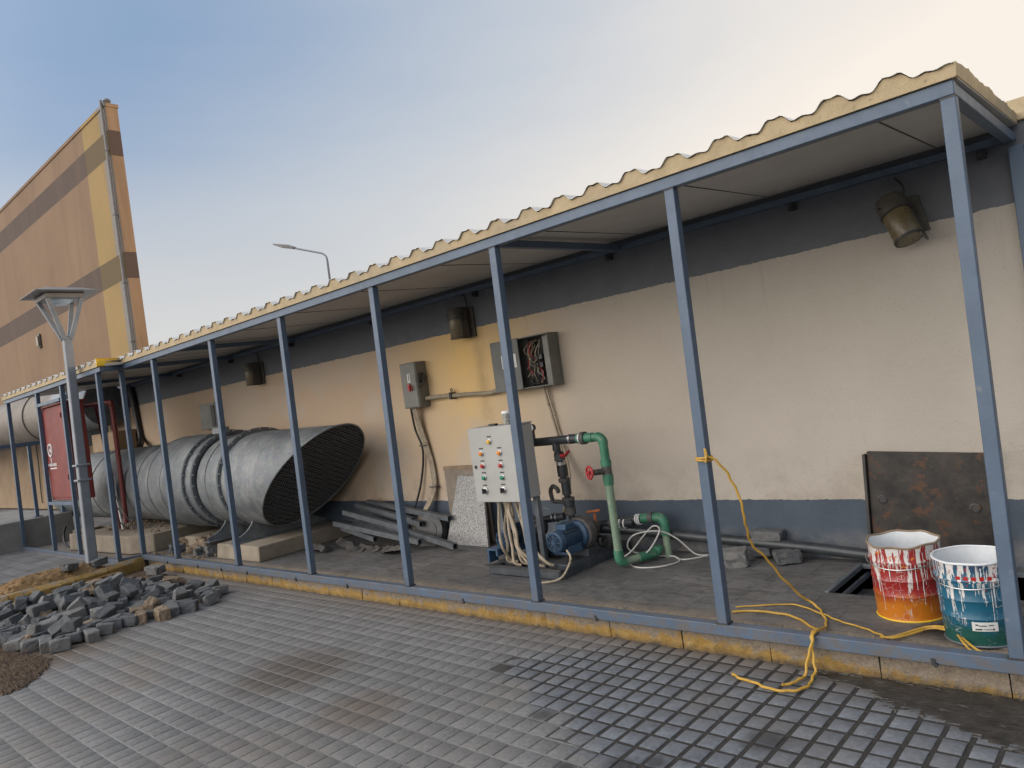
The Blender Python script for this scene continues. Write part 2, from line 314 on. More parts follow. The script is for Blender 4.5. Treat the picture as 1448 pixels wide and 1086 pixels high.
def joint_mat():
    m, nt, p = new_mat('yard_joint'); P, x, y, z = pos(nt)
    n2 = noise(nt, P, 40, 6, .7)
    dry = ramp(nt, noise(nt, P, 1.1, 3, .5), [(.36, (.19, .18, .165)), (.62, (.33, .32, .30))])
    dry = mix(nt, ramp(nt, n2, [(.45, 0.0), (.65, .5)]), dry, (.15, .14, .125))
    wet = ramp(nt, n2, [(.3, (.025, .022, .019)), (.7, (.055, .048, .041))])
    fr = math_(nt, 'ABSOLUTE', math_(nt, 'SUBTRACT', math_(nt, 'FRACT', math_(nt, 'ADD', math_(nt, 'DIVIDE', math_(nt, 'SUBTRACT', 3.525, y), .1165), .5)), .5))
    dry = mix(nt, math_(nt, 'GREATER_THAN', fr, .07), dry, (.075, .07, .062))
    c = mix(nt, wetmask(nt, P, x, y), dry, wet)
    nt.links.new(c, p.inputs['Base Color']); p.inputs['Roughness'].default_value = .85
    bump(nt, p, n2, .8, .01)
    return m
def brick_floor(name, c1, c2, mortar, sx, sy, rough=.75, ms=.02, offs=.5):
    m, nt, p = new_mat(name); P, x, y, z = pos(nt)
    b = N(nt, 'ShaderNodeTexBrick'); b.offset = offs
    nz = N(nt, 'ShaderNodeTexNoise'); nz.inputs['Scale'].default_value = 2.5; nt.links.new(P, nz.inputs[0])
    ad = N(nt, 'ShaderNodeVectorMath', operation='MULTIPLY_ADD'); nt.links.new(nz.outputs['Color'], ad.inputs[0]); ad.inputs[1].default_value = (.02, .02, 0); nt.links.new(P, ad.inputs[2])
    nt.links.new(ad.outputs[0], b.inputs['Vector'])
    b.inputs['Scale'].default_value = 1; b.inputs['Brick Width'].default_value = sx; b.inputs['Row Height'].default_value = sy
    b.inputs['Mortar Size'].default_value = ms; b.inputs['Mortar Smooth'].default_value = .4
    b.inputs['Color1'].default_value = (*c1, 1); b.inputs['Color2'].default_value = (*c2, 1); b.inputs['Mortar'].default_value = (*mortar, 1)
    c = mix(nt, 1.0, b.outputs['Color'], ramp(nt, noise(nt, P, 2.2, 8, .7), [(.3, .65), (.7, 1.35)]), 'MULTIPLY')
    c = mix(nt, 1.0, c, ramp(nt, noise(nt, P, 40, 5, .7), [(.3, .8), (.7, 1.2)]), 'MULTIPLY')
    c = mix(nt, ramp(nt, noise(nt, P, 1.3, 6, .6), [(.52, 0.0), (.72, .55)]), c, (.15, .125, .10))
    nt.links.new(c, p.inputs['Base Color'])
    nt.links.new(ramp(nt, noise(nt, P, 3, 5), [(.3, rough - .2), (.7, rough + .1)]), p.inputs['Roughness'])
    h = math_(nt, 'ADD', math_(nt, 'MULTIPLY', b.outputs['Fac'], -1.0), math_(nt, 'MULTIPLY', noise(nt, P, 40, 6, .7), .5))
    bump(nt, p, h, .6, .006)
    return m, nt, p, c, (P, x, y, z)
M['tile'] = tile_mat(); M['joint'] = joint_mat()
fm, fnt, fp, fc, (fP, fx, fy, fz) = brick_floor('platform_pavers', (.108, .106, .104), (.148, .144, .14), (.085, .082, .079), .42, .21, .7, .005)
# damp patch under the blue bucket, sandy strip along the kerb
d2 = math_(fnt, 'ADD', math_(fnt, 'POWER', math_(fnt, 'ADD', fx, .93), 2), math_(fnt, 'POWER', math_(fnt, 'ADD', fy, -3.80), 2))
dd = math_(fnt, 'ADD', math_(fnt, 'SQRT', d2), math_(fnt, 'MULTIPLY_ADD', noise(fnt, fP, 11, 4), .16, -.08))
mpf = N(fnt, 'ShaderNodeMapping'); mpf.inputs['Scale'].default_value = (5, 14, 1); mpf.inputs['Rotation'].default_value = (0, 0, .5); fnt.links.new(fP, mpf.inputs[0])
fc = mix(fnt, ramp(fnt, noise(fnt, mpf.outputs[0], 1.5, 8, .75), [(.51, 0.0), (.56, .55)]), fc, (.055, .054, .054))
fc = mix(fnt, ramp(fnt, noise(fnt, fP, 18, 7, .75), [(.60, 0.0), (.66, .5)]), fc, (.20, .185, .17))
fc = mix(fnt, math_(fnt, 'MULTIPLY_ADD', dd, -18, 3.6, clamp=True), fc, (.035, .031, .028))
sk = math_(fnt, 'ADD', math_(fnt, 'MULTIPLY_ADD', fy, -9, 34.2), math_(fnt, 'MULTIPLY_ADD', noise(fnt, fP, 9, 6), 3, -1.5), clamp=True)
fc = mix(fnt, math_(fnt, 'MULTIPLY', sk, .75), fc, (.20, .165, .13))
fnt.links.new(fc, fp.inputs['Base Color'])
M['platform'] = fm
M['sidepave'] = brick_floor('side_pavers', (.12, .118, .115), (.165, .16, .155), (.07, .062, .055), .4, .2, .8, .008)[0]
M['ground'] = brick_floor('far_ground', (.13, .125, .115), (.16, .15, .14), (.10, .09, .08), .2, .115, .9, .008)[0]

def kerb_mat(name, off):
    m, nt, p = new_mat(name); P, x, y, z = pos(nt)
    n = noise(nt, P, 6, 9, .75); n2 = noise(nt, P, 40, 7, .75); n4 = noise(nt, P, 16, 6, .7)
    yl = ramp(nt, n4, [(.3, (.30, .175, .045)), (.5, (.40, .245, .065)), (.72, (.48, .34, .15))])
    st = ramp(nt, n2, [(.3, (.19, .15, .11)), (.7, (.40, .33, .25))])
    k = math_(nt, 'ADD', n, math_(nt, 'MULTIPLY_ADD', z, 3.4, off))
    k = math_(nt, 'ADD', k, math_(nt, 'MULTIPLY_ADD', n4, .22, -.11))
    k = math_(nt, 'ADD', k, math_(nt, 'MULTIPLY', math_(nt, 'MULTIPLY_ADD', x, .6, 1.1, clamp=True), .22))
    c = mix(nt, ramp(nt, k, [(.47, 0.0), (.56, 1.0)]), yl, st)
    c = mix(nt, ramp(nt, n2, [(.60, 0.0), (.68, .7)]), c, (.10, .07, .045))
    c = mix(nt, math_(nt, 'MULTIPLY', math_(nt, 'MULTIPLY_ADD', z, -28, -4.1, clamp=True), ramp(nt, n, [(.4, .3), (.6, 1.0)])), c, (.07, .06, .05))
    nt.links.new(c, p.inputs['Base Color']); p.inputs['Roughness'].default_value = .92
    bump(nt, p, math_(nt, 'ADD', n2, math_(nt, 'MULTIPLY', n4, 2)), 1.0, .016)
    return m
M['kerb'] = kerb_mat('yellow_kerb', .435); M['kerb2'] = kerb_mat('yellow_side_kerb', .10)


def bucket_mat(name, lo, hi, top, top2, k=.3, lw=.22):
    """printed tin: colour changes with height, scratches"""
    m, nt, p = new_mat(name); P, x, y, z = pos(nt)
    n = noise(nt, P, 14, 6, .7)
    f = math_(nt, 'ADD', math_(nt, 'MULTIPLY_ADD', z, 2.7, .135), math_(nt, 'MULTIPLY_ADD', n, k * 2, -k))
    c = ramp(nt, f, [(.0, lo), (lw, lo), (lw + .16, hi), (.8, hi), (1.0, top)])
    v = N(nt, 'ShaderNodeTexVoronoi', feature='DISTANCE_TO_EDGE'); v.inputs['Scale'].default_value = 26
    nz = N(nt, 'ShaderNodeTexNoise'); nz.inputs['Scale'].default_value = 14; nt.links.new(P, nz.inputs[0])
    a = N(nt, 'ShaderNodeVectorMath', operation='MULTIPLY_ADD'); nt.links.new(nz.outputs['Color'], a.inputs[0]); a.inputs[1].default_value = (.08, .08, .08); nt.links.new(P, a.inputs[2]); nt.links.new(a.outputs[0], v.inputs[0])
    sc = math_(nt, 'MULTIPLY', ramp(nt, v.outputs['Distance'], [(.01, 1.0), (.04, 0.0)]), ramp(nt, noise(nt, P, 10, 3), [(.52, 0.0), (.62, .6)]))
    c = mix(nt, sc, c, (.5, .5, .48))
    mp = N(nt, 'ShaderNodeMapping'); mp.inputs['Scale'].default_value = (30, 30, 4.5); nt.links.new(P, mp.inputs[0])
    dr = noise(nt, mp.outputs[0], 1, 5, .55)
    th = math_(nt, 'ADD', dr, math_(nt, 'MULTIPLY_ADD', z, .75, -.115))
    c = mix(nt, ramp(nt, th, [(.575, 0.0), (.60, 1.0)]), c, (.60, .58, .55))
    mp2 = N(nt, 'ShaderNodeMapping'); mp2.inputs['Scale'].default_value = (75, 75, 7); nt.links.new(P, mp2.inputs[0])
    c = mix(nt, ramp(nt, math_(nt, 'ADD', noise(nt, mp2.outputs[0], 1, 3, .5), math_(nt, 'MULTIPLY_ADD', z, .35, -.04)), [(.645, 0.0), (.66, .9)]), c, (.56, .54, .51))
    c = mix(nt, ramp(nt, noise(nt, P, 11, 6, .7), [(.56, 0.0), (.66, .55)]), c, top)
    bl = math_(nt, 'MULTIPLY', math_(nt, 'GREATER_THAN', noise(nt, P, 42, 3), .62), math_(nt, 'GREATER_THAN', z, .20))
    c = mix(nt, bl, c, top2)
    nt.links.new(c, p.inputs['Base Color']); p.inputs['Roughness'].default_value = .35
    bump(nt, p, noise(nt, P, 16, 4), .3, .008)
    return m
M['bred'] = bucket_mat('red_tin', (.50, .16, .012), (.28, .020, .018), (.28, .018, .018), (.55, .16, .02), .26, .24)
M['bblue'] = bucket_mat('blue_tin', (.012, .075, .06), (.012, .10, .165), (.02, .05, .11), (.30, .03, .02), .35, .12)

def emis(name, col, strength, base):
    m, nt, p = new_mat(name); p.inputs['Base Color'].default_value = (*base, 1)
    p.inputs['Emission Color'].default_value = (*col, 1); p.inputs['Emission Strength'].default_value = strength; p.inputs['Roughness'].default_value = .3
    return m
def flat(name, col, rough=.35, metal=0):
    m, nt, p = new_mat(name); P = pos(nt)[0]
    nt.links.new(ramp(nt, noise(nt, P, 40, 4), [(.3, tuple(v * .85 for v in col)), (.7, col)]), p.inputs['Base Color'])
    p.inputs['Roughness'].default_value = rough; p.inputs['Metallic'].default_value = metal
    return m
M['btn_y'] = flat('button_yellow', (.75, .45, .04)); M['btn_o'] = flat('button_orange', (.75, .24, .02)); M['btn_r'] = flat('button_red', (.42, .02, .015))
M['btn_g'] = flat('button_green', (.01, .22, .12)); M['chrome'] = flat('bolt_metal', (.5, .5, .5), .3, .9); M['lens'] = flat('pale_lens', (.5, .6, .68), .2)

# ------------------------------------------------------------------ mesh helpers
WL = {}        # world location of each thing / part
def tag(o, label=None, cat=None, group=None, kind=None):
    if label: o['label'] = label
    if cat: o['category'] = cat
    if group: o['group'] = group
    if kind: o['kind'] = kind
    return o
def thing(name, loc, label, cat, group=None):
    o = bpy.data.objects.new(name, None); COL.objects.link(o); o.location = loc; o.empty_display_size = .1
    WL[o.name] = Vector(loc); return tag(o, label, cat, group)
def basis(d):
    d = Vector(d).normalized(); a = Vector((0, 0, 1)) if abs(d.z) < .95 else Vector((1, 0, 0))
    s = d.cross(a).normalized(); return s, s.cross(d).normalized(), d
class MB:
    def __init__(s): s.bm = bmesh.new(); s.mi = 0
    def _q(s, vs, smooth=False):
        try:
            f = s.bm.faces.new(vs); f.smooth = smooth; f.material_index = s.mi; return f
        except ValueError: return None
    def box(s, a, b, bev=0):
        x0, y0, z0 = [min(a[i], b[i]) for i in range(3)]; x1, y1, z1 = [max(a[i], b[i]) for i in range(3)]
        v = [s.bm.verts.new(p) for p in ((x0, y0, z0), (x1, y0, z0), (x1, y1, z0), (x0, y1, z0), (x0, y0, z1), (x1, y0, z1), (x1, y1, z1), (x0, y1, z1))]
        for f in ((0, 3, 2, 1), (4, 5, 6, 7), (0, 1, 5, 4), (1, 2, 6, 5), (2, 3, 7, 6), (3, 0, 4, 7)): s._q([v[i] for i in f])
        return s
    def hexa(s, lo, hi):
        v = [s.bm.verts.new(p) for p in list(lo) + list(hi)]; n = len(lo)
        s._q(v[:n][::-1]); s._q(v[n:])
        for i in range(n): s._q([v[i], v[(i + 1) % n], v[n + (i + 1) % n], v[n + i]])
        return s
    def bar(s, p0, p1, w, h=None, up=None, w1=None, h1=None):
        h = h or w; p0, p1 = Vector(p0), Vector(p1); d = (p1 - p0).normalized()
        u = Vector(up) if up else (Vector((0, 1, 0)) if abs(d.z) > .8 else Vector((0, 0, 1)))
        a = d.cross(u).normalized(); b = a.cross(d).normalized(); w1 = w1 or w; h1 = h1 or h
        def ring(p, w, h): return [p + a * (sx * w / 2) + b * (sy * h / 2) for sx, sy in ((-1, -1), (1, -1), (1, 1), (-1, 1))]
        return s.hexa(ring(p0, w, h), ring(p1, w1, h1))
    def rings(s, R, close=False, cap0=True, cap1=True, smooth=True):
        V = [[s.bm.verts.new(p) for p in r] for r in R]; n = len(V[0])
        for i in range(len(V) - 1 + (1 if close else 0)):
            A, B = V[i], V[(i + 1) % len(V)]
            for j in range(n): s._q([A[j], A[(j + 1) % n], B[(j + 1) % n], B[j]], smooth)
        if not close:
            if cap0: s._q(V[0][::-1])
            if cap1: s._q(V[-1])
        return s
    def lathe(s, prof, c=(0, 0, 0), axis=(0, 0, 1), n=24, cap0=True, cap1=True, smooth=True, arc=None):
        """prof: (t along axis, radius)"""
        a, b, d = basis(axis); c = Vector(c); R = []
        for t, r in prof: R.append([c + d * t + (a * math.cos(2 * PI * k / n) + b * math.sin(2 * PI * k / n)) * r for k in range(n)])
        return s.rings(R, cap0=cap0, cap1=cap1, smooth=smooth)
    def cyl(s, p0, p1, r, r1=None, n=16, **k):
        p0, p1 = Vector(p0), Vector(p1); return s.lathe([(0, r), ((p1 - p0).length, r if r1 is None else r1)], p0, p1 - p0, n, **k)
    def tube(s, pts, r, n=8, smoothpath=True, sub=6, cap=True, wob=0):
        P = [Vector(p) for p in pts]
        if smoothpath and len(P) > 2:
            Q = []
            for i in range(len(P) - 1):
                p0 = P[max(i - 1, 0)]; p1 = P[i]; p2 = P[i + 1]; p3 = P[min(i + 2, len(P) - 1)]
                for k in range(sub):
                    t = k / sub
                    Q.append(.5 * ((2 * p1) + (p2 - p0) * t + (2 * p0 - 5 * p1 + 4 * p2 - p3) * t * t + (3 * p1 - p0 - 3 * p2 + p3) * t ** 3))
            Q.append(P[-1]); P = Q
            if wob:
                for i, p in enumerate(P): P[i] = p + Vector((math.sin(i * 1.3) + math.sin(i * .61 + 2), math.cos(i * 1.1) + math.sin(i * .47), .4 * math.sin(i * .9))) * wob
        a, b, d = basis(P[1] - P[0]); R = []
        for i, p in enumerate(P):
            t = (P[min(i + 1, len(P) - 1)] - P[max(i - 1, 0)])
            if t.length < 1e-6: continue
            t.normalize(); a = (a - t * a.dot(t)).normalized(); b = t.cross(a)
            R.append([p + (a * math.cos(2 * PI * k / n) + b * math.sin(2 * PI * k / n)) * r for k in range(n)])
        return s.rings(R, cap0=cap, cap1=cap)
    def ring_(s, c, axis, R, r, n=28, m=8):
        a, b, d = basis(axis); c = Vector(c); L = []
        for i in range(n):
            t = 2 * PI * i / n; o = a * math.cos(t) + b * math.sin(t)
            L.append([c + o * R + (o * math.cos(2 * PI * j / m) + d * math.sin(2 * PI * j / m)) * r for j in range(m)])
        return s.rings(L, close=True)
    def elbow(s, c, d0, d1, R, r, n=14, k=7):
        """quarter bend: corner point c, arriving along d0, leaving along d1, bend radius R"""
        d0, d1 = Vector(d0).normalized(), Vector(d1).normalized(); c = Vector(c); o = c - d0 * R + d1 * R; L = []
        nrm = d0.cross(d1).normalized()
        for i in range(k + 1):
            t = PI / 2 * i / k; rad = -d1 * math.cos(t) + d0 * math.sin(t)
            p = o + rad * R
            L.append([p + (rad * math.cos(2 * PI * j / n) + nrm * math.sin(2 * PI * j / n)) * r for j in range(n)])
        return s.rings(L)
    def build(s, name, mat, parent=None, loc=None, bevel=0, label=None, cat=None, group=None, kind=None, recalc=True):
        if recalc: bmesh.ops.recalc_face_normals(s.bm, faces=s.bm.faces[:])
        me = bpy.data.meshes.new(name)
        org = Vector(loc) if loc is not None else (WL[parent.name].copy() if parent else Vector((0, 0, 0)))
        bmesh.ops.translate(s.bm, vec=-org, verts=s.bm.verts[:])
        s.bm.to_mesh(me); s.bm.free()
        try: me.set_sharp_from_angle(angle=math.radians(38))
        except Exception: pass
        o = bpy.data.objects.new(name, me); COL.objects.link(o)
        for mm in (mat if isinstance(mat, list) else [mat]): me.materials.append(mm)
        if parent:
            o.parent = parent; o.location = org - WL[parent.name]
        else: o.location = org
        WL[o.name] = org
        if bevel:
            b = o.modifiers.new('bevel', 'BEVEL'); b.width = bevel; b.segments = 2; b.limit_method = 'ANGLE'; b.angle_limit = math.radians(40)
        return tag(o, label, cat, group, kind)

G, F, FY, WY, K = -.18, -.05, 3.475, 4.98, .0188     # yard level, platform level, front line, wall line, lean of the posts

# ------------------------------------------------------------------ setting: ground, yard tiles, platform, kerbs
MB().box((-600, -600, -.6), (600, 600, -.215)).build('ground', M['ground'], kind='structure')
b = MB(); GX, GY = 66, 30; V = {}
for i in range(GX + 1):
    for j in range(GY + 1):
        x, y = -10.2 + 13.4 * i / GX, -2.4 + 5.94 * j / GY
        wv = max(0, min(1, ((x + 3.12) * .453 + (y - 2.94) * .891) * 9 + .5)) * max(0, min(1, (x + 3.3 - (y - 2.94)) * 3))
        V[i, j] = b.bm.verts.new((x, y, -.1835 - .0041 * wv))
for i in range(GX):
    for j in range(GY): b._q([V[i, j], V[i + 1, j], V[i + 1, j + 1], V[i, j + 1]], True)
b.build('paving_joints', M['joint'], kind='structure', recalc=False)
def tiles():
    b = MB(); lay = b.bm.faces.layers.float.new('tone')
    y = 3.525; row = 0
    while y > -1.6:
        h = .1165; x = -9.9 + random.gauss(0, .0012)
        while x < 2.6:
            wd = .1005
            cx, cy = x + wd / 2, y - h / 2
            s = (cx + 3.12) * .453 + (cy - 2.94) * .891 + random.gauss(0, .05)
            wet = max(0, min(1, s * 9 + .5)) * max(0, min(1, (cx + 3.3 - (cy - 2.94)) * 3))
            jx, jy = .0027 + .0080 * wet, .0044 + .0060 * wet
            if cx < -9.28: x += wd; continue
            t = random.random(); dz = random.gauss(0, .0003 + .0007 * wet); q = .0008 + .003 * wet; tx, ty = random.gauss(0, q), random.gauss(0, q)
            zt = G - .001 + dz - (.003 if wet > .5 else 0) ; be = .0028
            skew = random.gauss(0, .0004)
            def P(u, v, zz, ins):
                px, py = cx + u * (wd / 2 - jx - ins), cy + v * (h / 2 - jy - ins) + skew * u
                return (px, py, zz + (px - cx) * tx + (py - cy) * ty)
            Q = [(-1, -1), (1, -1), (1, 1), (-1, 1)]
            lo = [b.bm.verts.new(P(u, v, zt - .012, 0)) for u, v in Q]; mi = [b.bm.verts.new(P(u, v, zt - .0016, 0)) for u, v in Q]; hi = [b.bm.verts.new(P(u, v, zt, be)) for u, v in Q]
            fs = [b._q(hi)] + [b._q([lo[i], lo[(i + 1) % 4], mi[(i + 1) % 4], mi[i]]) for i in range(4)] + [b._q([mi[i], mi[(i + 1) % 4], hi[(i + 1) % 4], hi[i]]) for i in range(4)]
            for f in fs:
                if f: f[lay] = t
            x += wd
        y -= h; row += 1
    return b.build('pavement', M['tile'], kind='structure', recalc=False)
tiles()

# platform floor with the open pit
b = MB()
HX0, HX1, HY0, HY1 = -1.70, -.62, 4.26, 4.90
b.box((-14.6, 3.70, -.3), (HX0, 4.98, F)); b.box((HX1, 3.70, -.3), (6, 4.98, F))
b.box((HX0, 3.70, -.3), (HX1, HY0, F)); b.box((HX0, HY1, -.3), (HX1, 4.98, F))
b.build('platform_floor', M['platform'], kind='structure')
b = MB()
b.box((-14.6, 4.985, -.3), (-16, 6.3, F)); b.box((-18, 3.0, -.3), (-14.6, 6.6, F - .005))
b.build('rear_floor', M['platform'], kind='structure')
pt = thing('floor_pit', (-1.16, 4.58, F), 'open rectangular pit in the platform floor behind the paint buckets', 'pit')
b = MB()
for a_, c_ in (((HX0 - .01, HY0 - .01, -1.0), (HX0, HY1 + .01, F - .004)), ((HX1, HY0 - .01, -1.0), (HX1 + .01, HY1 + .01, F - .004)), ((HX0, HY0 - .01, -1.0), (HX1, HY0, F - .004)), ((HX0, HY1, -1.0), (HX1, HY1 + .01, F - .004)), ((HX0, HY0, -1.02), (HX1, HY1, -.98))): b.box(a_, c_)
b.build('pit_wall', M['dark_in'], pt)
b = MB()
for a_, c_ in (((HX0, HY0, -.075), (HX0 + .028, HY1, F + .006)), ((HX0, HY1 - .04, -.075), (HX1, HY1, F + .004))): b.box(a_, c_)
b.box((HX0 + .036, HY0, -.13), (HX0 + .055, HY1, -.10))
b.build('pit_frame', M['steel_grey'], pt, bevel=.004)

# long yellow kerb in stones
rk = random.Random(3)
b = MB(); x = -9.62
while x < 3:
    L = rk.uniform(.48, .52) * (1 if x < -3 else 1.0); dy = rk.gauss(0, .003); dz = rk.gauss(0, .002)
    n = 16; y0 = 3.497 + dy; top = -.062 + dz
    P0 = []
    prof = [(y0 + .005, -.26), (y0 + .004, -.17), (y0, -.085), (y0 + .012, top - .004), (y0 + .024, top), (3.70, top + .002), (3.70, -.26)]
    R = []
    for i in range(n + 1):
        xx = x + .003 + (L - .006) * i / n
        R.append([(xx, yy + (abs(rk.gauss(0, .0055)) if j < 5 else 0) + (.02 * rk.random() ** 6 if j in (2, 3) else 0), zz + (rk.gauss(0, .0022) if 0 < j < 3 else 0)) for j, (yy, zz) in enumerate(prof)])
    b.rings(R, smooth=False); x += L
b.build('kerb', M['kerb'], kind='structure')
# side kerb running towards the viewer at the left, and the raised side pavement behind it
b = MB(); pts = [(-9.62, 3.46), (-9.42, 2.98), (-9.25, 2.45), (-9.20, 1.95), (-9.28, 1.45), (-9.4, .9), (-9.5, .3)]
for (xa, ya), (xb, yb) in zip(pts[:-1], pts[1:]):
    R = []
    for i in range(7):
        t = .01 + .98 * i / 6; xx, yy = xa + (xb - xa) * t, ya + (yb - ya) * t
        R.append([(xx + (rk.gauss(0, .004) if j in (1, 2, 3) else 0) + ox, yy, zz + (rk.gauss(0, .003) if j in (2, 3) else 0)) for j, (ox, zz) in enumerate([(.02, -.3), (.02, -.16), (.008, -.06), (-.03, -.028), (-.15, -.026), (-.17, -.3)])])
    b.rings(R, smooth=False)
b.build('side_kerb', M['kerb2'], kind='structure')
b = MB(); lo = [(-9.35, .2, -.3), (-9.36, 1.9, -.3), (-9.40, 2.5, -.3), (-9.6, 3.1, -.3), (-9.75, 3.44, -.3), (-9.75, 3.70, -.3), (-30, 3.70, -.3), (-30, -6, -.3), (-9.5, -6, -.3)]
b.hexa(lo, [(p[0], p[1], -.062) for p in lo]); b.build('side_pavement', M['sidepave'], kind='structure')
b = MB()
b.box((-14.6, 3.16, -.29), (-9.76, 3.702, -.057)); b.build('platform_edge', M['platform'], kind='structure')

# ------------------------------------------------------------------ shop wall
t = thing('painted_wall', (-6, 5.08, F), 'long stucco wall painted cream between a dark upper band and a blue-grey foot', 'wall')
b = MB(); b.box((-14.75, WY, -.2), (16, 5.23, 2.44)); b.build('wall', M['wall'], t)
b = MB(); b.box((-14.78, 4.955, 2.44), (16, 5.26, 2.56)); b.build('coping', M['foam'], t, bevel=.006)

# ------------------------------------------------------------------ canopy
can = thing('canopy', (-6, 3.475, 0), 'long lean-to canopy on slim blue-grey steel posts with a cream corrugated foam roof', 'canopy')
RX0, RX1 = -9.55, -.60
b = MB(); b.box((-9.72, 3.445, -.06), (.4, 3.505, 0)); b.build('base_beam', M['frame'], can, bevel=.004)
b = MB(); b.bar((-9.69, 3.445, -.03), (-9.74, 3.235, -.03), .055, .058); b.build('base_beam', M['frame'], can, bevel=.004)
b = MB(); b.bar((-9.68, 3.21, -.031), (-13.82, 3.19, -.031), .055, .058); b.build('base_beam', M['frame'], can, bevel=.004)
for x in (-.643, -1.927, -3.220, -4.511, -5.862, -7.214, -8.665, -9.659):
    b = MB(); b.bar((x, FY, 0), (x + K * 2.28, FY, 2.278), .056, .052); b.build('post', M['frame'], can, bevel=.004)
for x in (-.643, -1.927, -3.220, -4.511, -5.862, -7.214, -8.665, -9.659):
    b = MB()
    for k_ in range(3): b.bar((x - .031, FY - .028 + .026 * k_, .003), (x + .031, FY - .028 + .026 * k_, .004), .007, .008)
    b.bar((x - .030, FY - .03, .003), (x - .030, FY + .03, .003), .007, .008); b.bar((x + .030, FY - .03, .003), (x + .030, FY + .03, .003), .007, .008)
    b.bar((x + K * 2.27 - .03, FY - .026, 2.276), (x + K * 2.27 + .03, FY - .026, 2.276), .005, .006)
    b.build('weld_bead', M['dark_steel'], can)
for x in (-9.72, -11.1, -12.2, -13.76):
    b = MB(); b.bar((x, 3.21, 0), (x + .1, 3.21, 2.262), .055, .052); b.build('post', M['frame'], can, bevel=.004)
b = MB(); b.bar((-.60, 4.925, F), (-.575, 4.925, 2.30), .07, .055); b.build('post', M['frame'], can, bevel=.004)
b = MB(); b.box((RX0 + .02, 3.445, 2.28), (-.572, 3.5, 2.34)); b.build('front_beam', M['frame'], can, bevel=.004)
b = MB(); b.box((-13.75, 3.18, 2.262), (-9.45, 3.235, 2.318)); b.build('front_beam', M['frame'], can, bevel=.004)
b = MB(); b.bar((-9.46, 3.235, 2.291), (-9.54, 3.445, 2.305), .055, .056); b.build('front_beam', M['frame'], can, bevel=.004)
b = MB(); b.box((-14.0, 4.915, 2.335), (-.572, 4.962, 2.378)); b.build('rear_beam', M['frame'], can, bevel=.004)
b = MB(); b.bar((-.60, 3.502, 2.312), (-.60, 4.913, 2.352), .05, .055); b.build('cross_beam', M['frame'], can, bevel=.004)
for x in (-3.18, -8.0, -9.62, -11.6):
    b = MB(); b.bar((x, 3.5, 2.305), (x, 4.913, 2.352), .045, .05); b.build('cross_beam', M['frame'], can, bevel=.004)
for x in (-.74, -1.824, -3.308, -4.855, -6.459, -8.134, -9.718, -11.4):
    b = MB(); b.box((x - .022, 4.93, 2.285), (x + .022, 4.975, 2.332)); b.cyl((x, 4.925, 2.305), (x, 4.905, 2.305), .013, n=8); b.build('bolt_bracket', M['dark_steel'], can)
for x in (-8.9, -8.1, -7.55, -7.0, -6.1, -5.3, -3.9, -2.75, -.95):
    b = MB(); b.box((x - .008, 3.439, -.064), (x + .008, 3.4445, -.035)); b.cyl((x + .01, 3.43, -.06), (x + .01, 3.445, -.06), .010, n=6); b.build('anchor_clip', M['dark_steel'], can)
rr = random.Random(11)
def zt(x, ph, per=.2565):
    q_ = round((x - ph) / per); x = x + .012 * math.sin(q_ * 7.3); ph = ph
    u = ((x - ph) / per) % 1.0; u = min(u, 1 - u) * per; z = .0
    if u < .085:                                    # rounded trapezoid rib
        z = (0 if x > -.68 else .037) * (1 if u < .022 else max(0, .5 + .5 * math.cos(PI * (u - .022) / .06)) if u < .082 else 0)
    v = ((x - ph) / per * 3 + .5) % 1.0
    return z + .004 * math.cos(2 * PI * v)
def roof(x0, x1, yf, yr, zb, zr, ph, parent, tag_=None):
    n = int((x1 - x0) / .0142); X = [x0 + (x1 - x0) * i / n for i in range(n + 1)]
    jit = [rr.gauss(0, .0022) for _ in X]
    # foam front edge
    b = MB(); vt = []; 
    fr = [[(x, yf, zb), (x, yf + .003 * math.sin(x * 40), zb + .049 + zt(x, ph) + jit[i]), (x, yf + .05, zb + .050 + zt(x, ph) + jit[i]), (x, yf + .05, zb)] for i, x in enumerate(X)]
    b.rings(fr, smooth=False); b.build('foam_edge', M['foam'], parent)
    # metal skin
    b = MB(); A = [];
    for i, x in enumerate(X):
        z0 = zb + .0545 + zt(x, ph); A.append([(x, yf - .012, z0), (x, yr, z0 + zr), (x, yr, z0 + zr - .004), (x, yf - .012, z0 - .0022)])
    b.rings(A, smooth=False); b.build('roof_sheet', M['roof_top'], parent)
    # soffit
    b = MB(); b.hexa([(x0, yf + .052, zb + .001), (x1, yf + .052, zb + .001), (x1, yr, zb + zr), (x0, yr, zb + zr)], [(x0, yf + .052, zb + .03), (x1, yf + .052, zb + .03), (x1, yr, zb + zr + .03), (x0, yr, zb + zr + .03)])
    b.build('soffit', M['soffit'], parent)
    x = x1 - .38
    while x > x0 + .3:
        b = MB(); b.bar((x, yf + .07, zb - .0012), (x - .012, yr - .03, zb + zr - .001), .007, .004, up=(0, 0, 1)); b.build('soffit_seam', M['dark_steel'], parent); x -= 1.02
roof(RX0 + .03, -.56, 3.43, 4.95, 2.342, .075, -.784, can)
roof(-13.8, -9.43, 3.165, 4.95, 2.322, .08, -9.80, can)
